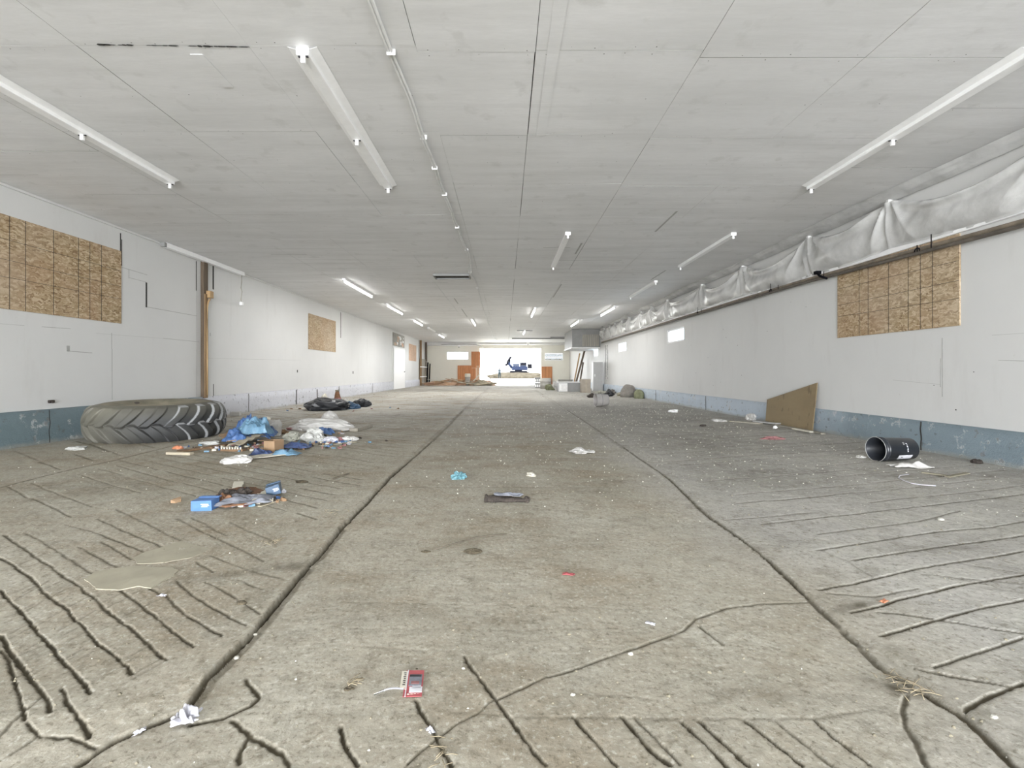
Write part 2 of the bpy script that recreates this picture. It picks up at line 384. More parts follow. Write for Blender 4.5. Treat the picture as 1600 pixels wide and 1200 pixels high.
M['gravel'] = plain('pale_outdoor_gravel', (0.55, 0.54, 0.48), 0.9, 0.1, 0.5)
M['earth'] = plain('brown_earth_heap', (0.055, 0.048, 0.036), 0.95, 0.3, 2, 0.5, Specular_IOR_Level=0.0)
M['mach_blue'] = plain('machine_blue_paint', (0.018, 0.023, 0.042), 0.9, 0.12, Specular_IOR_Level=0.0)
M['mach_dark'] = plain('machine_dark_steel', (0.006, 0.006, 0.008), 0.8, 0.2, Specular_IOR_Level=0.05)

# ================================================================== FLOOR
rng = random.Random(11)
NR = np.random.default_rng(5)
ys = [1.0]
while ys[-1] < 33.0:
    y = ys[-1]; ys.append(y + 0.0055 + 0.0022 * max(0, y - 1) + 0.00006 * max(0, y - 4) ** 2.6)
ys = np.array([YN, -5.0, -3.0, -1.5, -0.5, 0.3, 0.7] + ys + [34.5, 36, YF + 0.25])
NC_IN, NC_OUT = 900, 24
def row_x(y):
    w = max(1.5, 1.14 * y + 0.25)
    a = max(-w, XL + 0.35); b = min(w, XR - 0.35)
    L_ = np.linspace(XL - 0.15, a, NC_OUT, endpoint=False); M_ = np.linspace(a, b, NC_IN, endpoint=False); R_ = np.linspace(b, XR + 0.15, NC_OUT + 1)
    return np.concatenate([L_, M_, R_])
GX = np.stack([row_x(y) for y in ys]); NRW, NCL = GX.shape
GY = np.repeat(ys[:, None], NCL, 1)
GZ = np.zeros_like(GX); GD = np.zeros_like(GX)
def vnoise(x, y, s, seed):
    """smooth value noise on arrays"""
    r = np.random.default_rng(seed).random((256, 256)); X_ = x * s; Y_ = y * s
    xi = np.floor(X_).astype(int); yi = np.floor(Y_).astype(int); fx = X_ - xi; fy = Y_ - yi
    fx = fx * fx * (3 - 2 * fx); fy = fy * fy * (3 - 2 * fy)
    g = lambda a, b: r[a % 256, b % 256]
    return (g(xi, yi) * (1 - fx) + g(xi + 1, yi) * fx) * (1 - fy) + (g(xi, yi + 1) * (1 - fx) + g(xi + 1, yi + 1) * fx) * fy
WOB = (vnoise(GX, GY, 9, 1) - 0.5) + 0.6 * (vnoise(GX, GY, 24, 2) - 0.5) + 0.8 * (vnoise(GX, GY, 75, 7) - 0.5)
RAG = 0.35 + 0.75 * vnoise(GX, GY, 16, 3) + 0.6 * vnoise(GX, GY, 55, 4)
def carve(pts, width, depth, dirt=1.0, rag=1.0, lip=0.02):
    """cut a groove along a polyline: real depth in the mesh plus dirt lying in it"""
    for (x0, y0), (x1, y1) in zip(pts, pts[1:]):
        ym = 0.5 * (y0 + y1); w = max(width, 0.0021 * max(0, ym - 1) + 0.0035 + (0.00008 * max(0, ym - 4) ** 2.4))
        k = (width / w) ** 0.75
        m = w * 3.2
        i0 = np.searchsorted(ys, min(y0, y1) - m); i1 = np.searchsorted(ys, max(y0, y1) + m)
        if i1 <= i0: continue
        xs = GX[i0:i1]; lo, hi = min(x0, x1) - m, max(x0, x1) + m
        c0 = max(0, int((xs < lo).sum(1).min()) - 1); c1 = min(NCL, int((xs < hi).sum(1).max()) + 2)
        if c1 <= c0: continue
        sl = (slice(i0, i1), slice(c0, c1)); x = GX[sl] + WOB[sl] * 0.006 * rag; y = GY[sl] + WOB[sl] * 0.005 * rag
        dx, dy = x1 - x0, y1 - y0; L2 = dx * dx + dy * dy + 1e-12
        t = np.clip(((x - x0) * dx + (y - y0) * dy) / L2, 0, 1)
        d = np.hypot(x - x0 - t * dx, y - y0 - t * dy) / (w * RAG[sl] ** (0.6 * rag))
        prof = np.exp(-(d * 1.05) ** 4)
        GZ[sl] = np.minimum(GZ[sl], -.65 * depth * k * prof * np.clip(RAG[sl], 0.6, 1.2) + lip * depth * np.exp(-((d - 1.7) ** 2) * 4) * (RAG[sl] - 0.5))
        GD[sl] = np.maximum(GD[sl], dirt * k * (0.85 * np.exp(-(d * 0.95) ** 4) + 0.15 * np.exp(-(d * .45) ** 2)) * np.clip(0.55 + 0.5 * RAG[sl], 0, 1))
def wp(pts, sx=3.0, ox=0, oy=800):
    """traced point list -> ground positions"""
    return [tuple(P(ox + a / sx, oy + b / sx)[:2]) for a, b in pts]
L1 = lambda *p: wp(p, 3.0, 0, 800)
L2_ = lambda *p: wp(p, 3.0, 533, 800)
L3 = lambda *p: wp(p, 3.0, 1066, 800)
# ---- tined grooves traced in the left field
for pts, w, d in [
    (((0, 380), (100, 480), (200, 600), (280, 700), (350, 770), (425, 870)), .009, .012),
    (((0, 225), (70, 265), (170, 345), (200, 385), (330, 480), (460, 630), (560, 710), (600, 745), (625, 780)), .008, .011),
    (((20, 120), (180, 230), (350, 345), (500, 465), (600, 550), (690, 640), (780, 715)), .007, .010),
    (((120, 110), (180, 140), (285, 205), (370, 260), (445, 305)), .005, .006),
    (((550, 375), (640, 430), (710, 490), (800, 575), (910, 655)), .007, .009),
    (((700, 370), (780, 410), (850, 480), (940, 540), (1040, 600)), .006, .009),
    (((820, 335), (880, 385), (980, 450), (1060, 500), (1150, 550)), .006, .008),
    (((370, 175), (450, 220), (545, 270)), .005, .007), (((310, 75), (400, 95), (480, 120)), .004, .005),
    (((470, 115), (560, 150), (680, 200)), .006, .008), (((460, 45), (560, 90), (690, 145), (760, 175)), .006, .008),
    (((480, 150), (560, 200), (620, 235)), .006, .008), (((550, 0), (680, 60), (850, 150)), .005, .007),
    (((830, 40), (960, 110), (1100, 170), (1240, 240)), .005, .007), (((920, 245), (1000, 290)), .005, .007),
    (((1120, 330), (1230, 375)), .005, .007), (((960, 340), (1080, 400), (1130, 430), (1220, 495)), .005, .007),
    (((900, 35), (1060, 120)), .005, .006), (((1080, 60), (1180, 105), (1290, 150)), .004, .006),
    (((0, 590), (50, 670), (110, 750), (170, 830), (200, 880), (240, 960)), .010, .014), (((0, 660), (40, 700), (65, 800), (90, 880), (110, 1000)), .007, .010),
    (((290, 850), (330, 930), (380, 1000), (420, 1070)), .008, .011), (((130, 1010), (200, 1070), (330, 1075), (450, 1120)), .006, .008),
    (((0, 1080), (110, 960), (180, 900)), .004, .005), (((50, 1150), (180, 1070)), .004, .004),
    (((990, 215), (1100, 260), (1330, 330)), .004, .006)]:
    carve(L1(*pts), w * 0.62, d)
for k in range(26):   # fine cross scratches
    a = rng.uniform(0, 620); b = 250 + rng.uniform(0, 560); l = rng.uniform(60, 190)
    carve(L1((a, b), (a + l, b - l * rng.uniform(0.45, 0.62))), .0022, .003, 0.7)
# ---- joint between the left field and the centre slab
JL = L1((1600, 80), (1500, 200), (1440, 262), (1350, 372), (1250, 490), (1160, 605), (1080, 680), (980, 785), (890, 905), (860, 940))
carve(JL, .0075, .030, 1.0, 0.5, 0.05); carve([(a + .020, b) for a, b in JL], .015, .012, .45, 1.0, 0.1)
carve(L1((860, 940), (800, 965), (620, 1045), (540, 1080), (460, 1130), (370, 1195)), .009, .020, 1.0)
carve([(JL[0]), tuple(P(545, 815)[:2]), tuple(P(580, 780)[:2]), tuple(P(612, 745)[:2]), tuple(P(640, 720)[:2]), tuple(P(676, 690)[:2]), (-1.05, 12), (-1.05, 30)], .011, .018, 1.0)
for p in (((900, 1000), (1050, 970), (1180, 910), (1220, 870), (1190, 830), (1150, 790)), ((1090, 985), (1170, 1050), (1260, 1100), (1340, 1150), (1360, 1200)), ((1170, 1060), (1130, 1130), (1120, 1180))):
    carve(L1(*p), .006, .008, 1.0)
# ---- centre slab, near grooves and the long crack
for pts, w in [(((575, 675), (650, 780), (720, 880), (780, 960), (860, 1070), (960, 1195)), .008), (((345, 890), (400, 985), (450, 1070), (520, 1195)), .008),
    (((1090, 965), (1180, 1070), (1290, 1195)), .007), (((1315, 965), (1400, 1060), (1480, 1140), (1540, 1195)), .010), (((1370, 960), (1460, 1050), (1590, 1190)), .004),
    (((0, 1010), (30, 1120), (80, 1190)), .008)]:
    carve(L2_(*pts), w * 0.62, .013)
CR = L2_((310, 1190), (360, 1140), (440, 1080), (540, 1000), (640, 950), (690, 900), (760, 870), (850, 830), (950, 780), (1000, 770), (1110, 730), (1210, 690), (1340, 650), (1410, 625), (1500, 590), (1600, 555)) + L3((60, 500), (200, 450), (370, 425), (590, 420))
carve(CR, .0030, .008, 0.95)
for pts, w in [(((0, 985), (80, 1060), (210, 1195)), .009), (((80, 980), (200, 1090), (310, 1195)), .008), (((295, 980), (400, 1060), (560, 1195)), .008),
    (((440, 975), (560, 1080), (700, 1190)), .003), (((615, 970), (720, 1070), (880, 1190)), .006), (((80, 530), (190, 610)), .005)]:
    carve(L3(*pts), w * 0.6, .012)
carve(L2_((440, 940), (800, 965), (1090, 968), (1600, 972)), .0022, .003, .5); carve(L3((0, 972), (620, 968), (880, 930), (1010, 950)), .0022, .003, .5)
for yy, x0, x1 in ((420, 0, 1500), (545, 0, 1300), (620, 0, 400), (270, 200, 900), (850, 1100, 1600)):
    carve(L2_((x0, yy), ((x0 + x1) / 2, yy + rng.uniform(0, 22)), (x1, yy + rng.uniform(-15, 40))), .002, .0028, .25)
# ---- right joint and the right field
carve(L3((90, 0), (240, 110), (400, 230), (500, 320), (590, 400)), .0075, .018); carve(L3((590, 400), (650, 460), (740, 545), (840, 640), (940, 735), (1000, 770), (1130, 850)), .012, .018, .75)
carve(L3((1130, 850), (1300, 950), (1400, 1040), (1550, 1195)), .010, .014); carve([L3((90, 0))[0], tuple(P(1045, 750)[:2]), (1.5, 6.1), (1.55, 12), (1.6, 26)], .009, .014)
carve(L3((1050, 860), (1030, 930), (1040, 1000), (1090, 1070), (1140, 1190)), .007, .009, .8)
for pts, w in [(((630, 190), (960, 135), (1200, 95), (1440, 75), (1600, 50)), .007), (((800, 235), (1300, 155), (1600, 115)), .008),
    (((640, 370), (800, 345), (1080, 280), (1400, 225), (1600, 190)), .008), (((790, 480), (930, 450), (1010, 420), (1270, 360), (1600, 305)), .009),
    (((930, 590), (1200, 515), (1400, 460), (1600, 425)), .008), (((1180, 740), (1360, 680), (1600, 600)), .006), (((1330, 940), (1440, 880), (1600, 820)), .010),
    (((200, 45), (400, 30), (600, 10)), .006), (((920, 480), (1000, 485), (1200, 515), (1450, 560), (1600, 580)), .005), (((1090, 745), (1300, 790), (1550, 835)), .005),
    (((640, 110), (1100, 50), (1300, 0)), .005), (((1120, 300), (1400, 330), (1600, 350)), .003), (((650, 190), (780, 240), (900, 320)), .003), (((1300, 250), (1600, 300)), .003),
    (((380, 160), (500, 175)), .003), (((1240, 310), (1420, 350)), .003), (((680, 385), (900, 405), (1100, 365)), .003)]:
    carve(L3(*pts), w * 0.62, .011)
# ---- the rest of the tined fields, further down the hall
def field(xa, xb, y0, y1, dx, dy, sp, w, d, seed, seg=(0.5, 1.6)):
    r = random.Random(seed); L_ = math.hypot(dx, dy); dx /= L_; dy /= L_
    c = y0 - abs(dy / dx) * (xb - xa) - 1; 
    while c < y1 + abs(dy / dx) * (xb - xa) + 1:
        x = xa + r.uniform(0, 0.3)
        wig = r.uniform(-0.02, 0.02)
        while x < xb - 0.1:
            l = r.uniform(*seg); x2 = min(xb - r.uniform(0, 0.15), x + l * dx)
            ya = c + (x - xa) * dy / dx; yb = c + (x2 - xa) * dy / dx + wig
            if ya > y0 - 0.1 and yb > y0 - 0.1 and ya < y1 and r.random() < 0.88:
                carve([(x, ya), (0.5 * (x + x2), 0.5 * (ya + yb) + r.uniform(-0.012, 0.012)), (x2, yb)], w * r.uniform(0.6, 1.2), d, r.uniform(0.55, 1.0))
            x = x2 + r.uniform(0.0, 0.14)
        c += sp * r.uniform(0.85, 1.2)
field(-4.15, -1.18, 3.15, 24, 0.84, -0.54, 0.19, .0055, .008, 3)
field(1.5, 4.9, 3.05, 24, 0.957, 0.29, 0.225, .006, .009, 4)
field(-6.0, -4.3, 4.3, 20, 0.81, -0.58, 0.42, .009, .012, 5)
field(-0.95, 1.4, 5.2, 24, 1.0, 0.02, 0.55, .003, .004, 6, (0.3, 1.2))
carve([(-4.15, 3.9), (-4.2, 4.4), (-4.2, 5.1), (-4.28, 6.1), (-4.3, 12), (-4.3, 25)], .010, .012, .7, .4)
for yy in (3.98, 6.6, 10.2, 14.1, 18.8): carve([(-6.1, yy + .1), (-1.0, yy), (1.5, yy + .03), (4.9, yy - .05)], .004, .005, .45)
# slabs sit slightly higher on both sides of the centre slab, gentle unevenness everywhere
edgeL = np.interp(GY, [1.0, 1.386, 3.08, 5.2, 30], [-0.86, -0.90, -1.02, -1.06, -1.07]); edgeR = np.interp(GY, [1.0, 1.85, 2.95, 6.08, 30], [1.28, 1.29, 1.325, 1.48, 1.6])
nearcut = np.clip((GY - np.interp(GX, [-2, -1.04, -.97, -.90], [1.0, 1.165, 1.27, 1.35])) / 0.2, 0, 1)
GZ += 0.014 * np.clip((edgeL - GX) / 0.012, 0, 1) * nearcut + 0.010 * np.clip((GX - edgeR) / 0.012, 0, 1)
amp = np.clip(1.0 - (GY - 8) / 14, 0.25, 1.0) * (GY > 0.9)
GZ += amp * (0.012 * (vnoise(GX, GY, 1.1, 8) - 0.5) + 0.005 * (vnoise(GX, GY, 4.3, 9) - 0.5) + 0.0022 * (vnoise(GX, GY, 14, 10) - 0.5) + 0.0013 * (vnoise(GX, GY, 37, 12) - 0.5) + 0.0008 * (vnoise(GX, GY, 90, 13) - 0.5))
# dirt lying in patches, pits
def patch(px, py, rx, ry, a, ang=0.0):
    c = P(px, py); ca, sa = math.cos(ang), math.sin(ang); x = GX - c.x; y = GY - c.y
    u = (x * ca + y * sa) / rx; v = (-x * sa + y * ca) / ry
    d = u * u + v * v; e = np.exp(-d) * (0.15 + 1.3 * vnoise(GX, GY, 22, int(px)) * vnoise(GX, GY, 5, int(py)))
    np.maximum(GD, a * np.clip(e, 0, 1), out=GD)
patch(385, 898, .34, .045, 1.0, 0.42); patch(450, 890, .15, .05, .9, 0.3); patch(1180, 1085, .16, .035, .5); patch(1430, 860, .32, .06, .8, .1); patch(1400, 1075, .10, .04, 1, -.5)
patch(640, 950, .5, .14, .45); patch(1340, 950, .12, .03, .9, .3); patch(130, 760, .9, .4, .45); patch(1170, 850, .4, .4, .3); patch(930, 765, .35, .3, .35); patch(1480, 745, .7, .12, .8)
patch(1290, 920, .09, .03, .9); patch(960, 755, .16, .1, .5); patch(610, 650, .6, .6, .5); patch(1060, 690, .6, .8, .5); patch(1250, 740, 1.0, .5, .45); patch(950, 640, 1, 1.2, .3)
me = bpy.data.meshes.new('floor'); nv = NRW * NCL
me.vertices.add(nv); me.vertices.foreach_set('co', np.stack([GX, GY, GZ], -1).astype(np.float32).ravel())
ii = (np.arange(NRW - 1)[:, None] * NCL + np.arange(NCL - 1)[None, :]).ravel()
quads = np.stack([ii, ii + 1, ii + NCL + 1, ii + NCL], -1).astype(np.int32)
me.loops.add(quads.size); me.loops.foreach_set('vertex_index', quads.ravel())
me.polygons.add(len(quads)); me.polygons.foreach_set('loop_start', np.arange(0, quads.size, 4, dtype=np.int32)); me.polygons.foreach_set('loop_total', np.full(len(quads), 4, np.int32))
me.update(calc_edges=True); me.polygons.foreach_set('use_smooth', np.ones(len(quads), bool))
at = me.attributes.new('dirt', 'FLOAT', 'POINT'); at.data.foreach_set('value', np.clip(GD, 0, 1).astype(np.float32).ravel())
struct(link('floor', me, M['floor']))
def floor_z(x, y):
    j = min(max(int(np.searchsorted(ys, y)), 1), NRW - 1); i = min(max(int(np.searchsorted(GX[j], x)), 1), NCL - 1)
    return float(GZ[j, i])

# ================================================================== WALLS
def wall_side(name, x, out, holes, y0, y1, z1):
    """thick wall along y at x; out = -1/+1 direction of its thickness; holes = (ya, yb, za, zb)"""
    bm = newbm(); T = 0.18 * out; xa, xb = sorted((x, x + T)); cur = y0
    for ya, yb, za, zb in sorted(holes):
        box(bm, xa, xb, cur, ya, 0, z1); box(bm, xa, xb, ya, yb, 0, za)
        if zb < z1: box(bm, xa, xb, ya, yb, zb, z1)
        cur = yb
    box(bm, xa, xb, cur, y1, 0, z1)
    return bm
def strips(bm, x, s, items, mi):
    """thin dark joints on a side wall: (y, z, length_y, length_z)"""
    for y, z, ly, lz in items: box(bm, min(x, x + s * 0.0015), max(x, x + s * 0.0015), y, y + ly, z, z + lz, mi)
bm = wall_side('wall_left', XL, -1, [(26.3, 29.1, -0.0, 2.06)] if False else [], YN, YF, ZC)
# dark joints, cut-outs and patches seen on the left wall (y, z, ly, lz)
def LW(px, py):   # point on the left wall
    D = XL * F / (px - CX); return D, ZD(py, D)
def RW(px, py):
    D = XR * F / (px - CX); return D, ZD(py, D)
def vline(bm, fn, x, s, px, pa, pb, w=0.012, mi=1):
    D, za = fn(px, pa); _, zb = fn(px, pb); strips(bm, x, s, [(D, min(za, zb), w, abs(za - zb))], mi)
def hline(bm, fn, x, s, p0, p1, w=0.006, mi=1, t=0.0015):
    (Da, za), (Db, zb) = fn(*p0), fn(*p1)
    if Da > Db: Da, za, Db, zb = Db, zb, Da, za
    vs = [bm.verts.new((x + s * t, D, z)) for D, z in ((Da, za), (Db, zb), (Db, zb + w), (Da, za + w))]
    f = bm.faces.new(vs); f.material_index = mi
for px, a, b, w, mi in ((187.5, 364, 395, .02, 1), (189.5, 374, 415, .015, 1), (201, 421, 435, .01, 2), (227.5, 441, 480, .035, 1), (306, 408, 454, .02, 1), (307, 408, 620, .012, 2), (332, 414, 452, .05, 1), (333, 600, 620, .02, 1),
                        (104, 540, 549, .05, 2), (174, 520, 545, .010, 2), (174.5, 545, 625, .012, 2), (532, 488, 528, .05, 1), (464, 578, 582, .06, 1), (551, 580, 584, .1, 1), (626, 543, 556, .12, 1), (328, 520, 525, 0.02, 2)):
    vline(bm, LW, XL, 1, px, a, b, w, mi)
for p0, p1, w, mi in (((0, 506), (38, 509), .004, 2), ((65, 511), (110, 514), .007, 2), ((105, 549), (144, 552), .010, 2), ((190, 418), (230, 430), .008, 2), ((201, 434), (228, 441), .007, 2), ((229, 480), (307, 494), .010, 2),
                      ((255, 529), (311, 534.5), .008, 2), ((150, 521), (255, 529), .003, 2), ((323, 560), (470, 563), .004, 2)):
    hline(bm, LW, XL, 1, p0, p1, w, mi)
struct(link('wall_left', bm, [M['wall'], M['gap'], M['gap2']]))
# right wall with its small windows
WIN = [(13.62, 15.02, 1.86, 2.27), (20.15, 21.6, 1.86, 2.27), (26.3, 27.6, 1.86, 2.5)]
bm = wall_side('wall_right', XR, 1, WIN, YN, YF, ZC)
for px, a, b, w, mi in ((1473, 528, 620, .010, 2), (1501.5, 385, 440, .02, 1), (1498.5, 450, 507, .02, 1), (1470, 560, 605, .008, 2)): vline(bm, RW, XR, -1, px, a, b, w, mi)
for p0, p1, w, mi in (((1560, 563.5), (1600, 564.5), .006, 2), ((1550, 524), (1600, 521), .003, 2), ((1395, 594), (1470, 601), .003, 2)): hline(bm, RW, XR, -1, p0, p1, w, mi)
for k in range(30):
    y = rng.uniform(5, 16); z = rng.uniform(0.5, 2.2); s_ = rng.uniform(.006, .016); strips(bm, XR, -1, [(y, z, s_, s_)], 1)
struct(link('wall_right', bm, [M['wall'], M['gap'], M['gap2']]))
# far wall with the big doorway, window openings
DOOR = (-2.03, 2.80, 2.86)
bm = newbm()
def fy(px): return (px - CX) * YF / F
wl = (-4.66, -2.94, 1.97, 2.60); wr = (3.10, 4.56, 1.90, 2.50)
def wall_x(bm, y0, y1, holes, x0, x1, z1):
    cur = x0
    for a, b, za, zb in sorted(holes):
        box(bm, cur, a, y0, y1, 0, z1)
        if za > 0: box(bm, a, b, y0, y1, 0, za)
        if zb < z1: box(bm, a, b, y0, y1, zb, z1)
        cur = b
    box(bm, cur, x1, y0, y1, 0, z1)
wall_x(bm, YF, YF + 0.2, [wl, (DOOR[0], DOOR[1], 0, DOOR[2]), wr], XL - 0.18, XR + 0.18, ZC)
struct(link('wall_back', bm, M['cream_wall']))
bm = newbm(); wall_x(bm, YN - 0.2, YN, [(-5.3, 4.3, 0, 2.95)], XL - 0.18, XR + 0.18, ZC)
struct(link('wall_front', bm, M['wall']))
# concrete curbs
def curb(name, x, s, ztop, t, mat, bl, y0=YN, y1=YF):
    bm = newbm(); n = int((y1 - y0) / 0.09); r = random.Random(9); rows = []
    for i in range(n + 1):
        y = y0 + (y1 - y0) * i / n; q = [(x, ztop), (x + s * t, ztop - 0.004), (x + s * (t + 0.006), ztop * 0.66), (x + s * (t + 0.008), ztop * 0.33), (x + s * (t + 0.006), -0.03)]
        rows.append([bm.verts.new((px_ + s * 0.010 * noise.noise(Vector((y * 1.7, z * 5, 0))) * (k > 0), y, z + (0.010 * noise.noise(Vector((y * 2.3, k * 3, 5))) + 0.006 * noise.noise(Vector((y * 9, k * 3, 5)))) * (k in (1,)))) for k, (px_, z) in enumerate(q)])
    for A, B in zip(rows, rows[1:]):
        for k in range(4):
            f = bm.faces.new((A[k], A[k + 1], B[k + 1], B[k])); f.smooth = k > 0
    for y, w in bl:
        xa, xb = sorted((x + s * (t + 0.0), x + s * (t + 0.012))); zz = ztop
        pts = [(y + 0.012 * noise.noise(Vector((z_ * 9, y, 2))), z_) for z_ in np.linspace(0.02, zz * 0.98, 9)]
        for (ya, za), (yb, zb) in zip(pts, pts[1:]):
            vs = [bm.verts.new((x + s * (t + 0.015), q_, z_)) for q_, z_ in ((ya, za), (ya + w, za), (yb + w, zb), (yb, zb))]
            bm.faces.new(vs).material_index = 1
    bmesh.ops.recalc_face_normals(bm, faces=bm.faces)
    return struct(link(name, bm, [mat, M['gap']]))
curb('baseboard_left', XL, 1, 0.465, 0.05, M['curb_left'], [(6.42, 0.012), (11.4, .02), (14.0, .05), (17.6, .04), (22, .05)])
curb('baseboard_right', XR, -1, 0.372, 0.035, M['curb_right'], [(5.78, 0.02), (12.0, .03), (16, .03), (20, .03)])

# ================================================================== CEILING
bm = newbm(); r = random.Random(21)
LX = [XL, -5.49, -4.27, -3.05, -1.83, -0.64, 0.215, 1.43, 2.65, 3.87, XR]
for ci, (a, b) in enumerate(zip(LX, LX[1:])):
    y = YN - r.uniform(0, 1.2); long_ = ci in (0, 1, 7, 8)
    offs = {5: 3.48, 6: 3.46, 7: 3.54, 8: 3.54, 9: 3.0, 4: 3.41, 3: 3.41, 2: 3.41, 1: 2.6}.get(ci, 3.2)
    y = offs - 7.32
    while y < YF + 0.2:
        ln = 1.22 if (r.random() < 0.75 or y < 6) else 2.44
        gx0, gx1 = (r.choice([.0, .0005, .001, .003]) for _ in range(2)); gy = r.choice([.0005, .001, .0015, .004])
        if ci == 5 and r.random() < .8: gx1 = 0.0042
        if ci in (7,) and r.random() < .7: gx0 = .004
        if ci in (8, 6) and r.random() < .5: gx0 = .004
        ya, yb = max(y, YN) + gy, min(y + ln, YF + .2) - gy
        if yb > ya + .05:
            t = [r.uniform(-0.0012, 0.0012) for _ in range(4)]; n0 = len(bm.verts)
            z0 = ZC
            vs = [bm.verts.new((x_, y_, z0 + t[k])) for k, (x_, y_) in enumerate(((a + gx0, ya), (b - gx1, ya), (b - gx1, yb), (a + gx0, yb)))]
            vt = [bm.verts.new((v.co.x, v.co.y, ZC + 0.02)) for v in vs]
            bm.faces.new(vs[::-1])
            for k in range(4): bm.faces.new((vs[k], vs[(k + 1) % 4], vt[(k + 1) % 4], vt[k])).material_index = 2
            # nail heads along the sheet
            if ya < 13:
                for rowy in (ya + .03, (ya + yb) / 2, yb - .03):
                    nx = a + .08
                    while nx < b - .05:
                        if r.random() < 0.42:
                            q = r.uniform(.002, .0052); yy = rowy + r.uniform(-.012, .012)
                            f = bm.faces.new([bm.verts.new((nx + q * math.cos(k_ * 1.047), yy + q * math.sin(k_ * 1.047), ZC - .0035)) for k_ in range(6)]); f.material_index = 1
                        nx += r.uniform(.12, .24)
        y += ln
box(bm, XL - .18, XR + .18, YN - .2, YF + .2, ZC + 0.022, ZC + 0.12, 1)
# dark ragged openings along one joint, upper left
for k in range(26):
    px = 160 + k * 9 + r.uniform(-3, 3)
    if 212 < px < 225 or 270 < px < 300 and r.random() < .5: continue
    c = PD(px, F * (ZC - H) / (CY - (69 + (px - 160) * 0.016)), ZC - .0036); l = r.uniform(.012, .05); h = r.uniform(.003, .012)
    f = bm.faces.new([bm.verts.new((c.x + l * a_, c.y + h * b_, c.z)) for a_, b_ in ((-1, 0), (-.5, -1), (.5, -.7), (1, .2), (.3, 1), (-.6, .8))]); f.material_index = 1
# batten strips painted over
for xa, ya, yb in ((0.30, YN, 4.7), (-2.3, 3.5, 3.9)): box(bm, xa, xa + .09, ya, yb, ZC - .0045, ZC - .002, 0)
# bare strip seams running across far down
for yy, xa, xb in ((12.4, -2.7, -1.5), (14.6, -2.3, -1.2), (9.4, -4.6, -3.9), (9.9, 1.1, 2.4), (8.9, 0.7, 1.2)): box(bm, xa, xb, yy, yy + .016, ZC - .006, ZC - .004, 2)
for xa, ya, yb in ((-1.62, 15, 16.2), (-1.62, 17.5, 20), (-1.6, 21, 23), (2.45, 6.9, 7.9), (3.62, 10.9, 12.0), (1.45, 12.6, 14.8), (1.35, 8.6, 9.4)): box(bm, xa, xa + .03, ya, yb, ZC - .006, ZC - .004, 2)
struct(link('ceiling', bm, [M['ceiling'], M['gap'], M['gap2']]))
# thin quarter trim between left wall and ceiling
bm = newbm(); box(bm, XL, XL + .03, YN, YF, ZC - .035, ZC - .004, 0)
struct(link('trim_1', bm, M['wall']))
# step of the ceiling over the far bay and dark steel strips running across it
bm = newbm(); box(bm, XL, -2.2, 36.6, YF, ZC - .22, ZC - 0.01, 0); box(bm, -2.2, XR, 37.2, YF, ZC - .16, ZC - 0.01, 0)
struct(link('trim_2', bm, M['wall']))

# outdoors
bm = newbm(); box(bm, -120, 120, YF + 0.21, 260, -0.3, -0.03, 0); struct(link('ground_outside', bm, M['gravel'])); 
bm = newbm(); box(bm, -14, 14, -40, YN - 0.01, -0.3, -0.03, 0); struct(link('ground_near', bm, M['gravel']))

# ================================================================== WINDOWS, DOORS AND PANELS
def window_side(n, y0, y1, z0, z1, label=None):
    """sliding window set in the right wall"""
    bm = newbm(); x0, x1 = XR + 0.02, XR + 0.17; t = 0.05
    box(bm, x0, x1, y0, y0 + t, z0, z1); box(bm, x0, x1, y1 - t * 1.4, y1, z0, z1); box(bm, x0, x1, y0 + t, y1 - t, z0, z0 + t); box(bm, x0, x1, y0 + t, y1 - t, z1 - t, z1)
    ym = y1 - 0.30; box(bm, x0 + .04, x1 - .03, ym, ym + .03, z0 + t, z1 - t, 1)
    w = struct(link('window_%d' % n, bm, [M['white'], M['offwhite']]))
    bm = newbm(); box(bm, XR + .10, XR + .106, y0 + t, y1 - t, z0 + t, z1 - t); link('pane', bm, M['glass'], w)
    return w
for i, (a, b, c, d) in enumerate(WIN): window_side(i + 1, a, b, c, d)
def window_back(n, x0, x1, z0, z1, blind):
    bm = newbm(); y0, y1 = YF + .02, YF + .15; t = .05
    box(bm, x0, x0 + t, y0, y1, z0, z1); box(bm, x1 - t, x1, y0, y1, z0, z1); box(bm, x0 + t, x1 - t, y0, y1, z0, z0 + t); box(bm, x0 + t, x1 - t, y0, y1, z1 - t, z1)
    w = struct(link('window_%d' % n, bm, M['white']))
    bm = newbm(); box(bm, x0 + t, x1 - t, YF + .10, YF + .106, z0 + t, z1 - t); link('pane', bm, M['glass'], w)
    if blind:
        bm = newbm()
        for k in range(5):
            zz = z0 + t + (z1 - z0 - 2 * t) * k / 5; box(bm, x0 + t, x1 - t, YF + .04, YF + .06, zz, zz + (z1 - z0 - 2 * t) / 5 - .012)
        link('shutter_board', bm, M['kraft'], w)
window_back(4, wl[0], wl[1], wl[2], wl[3], False); window_back(5, wr[0], wr[1], wr[2], wr[3], True)
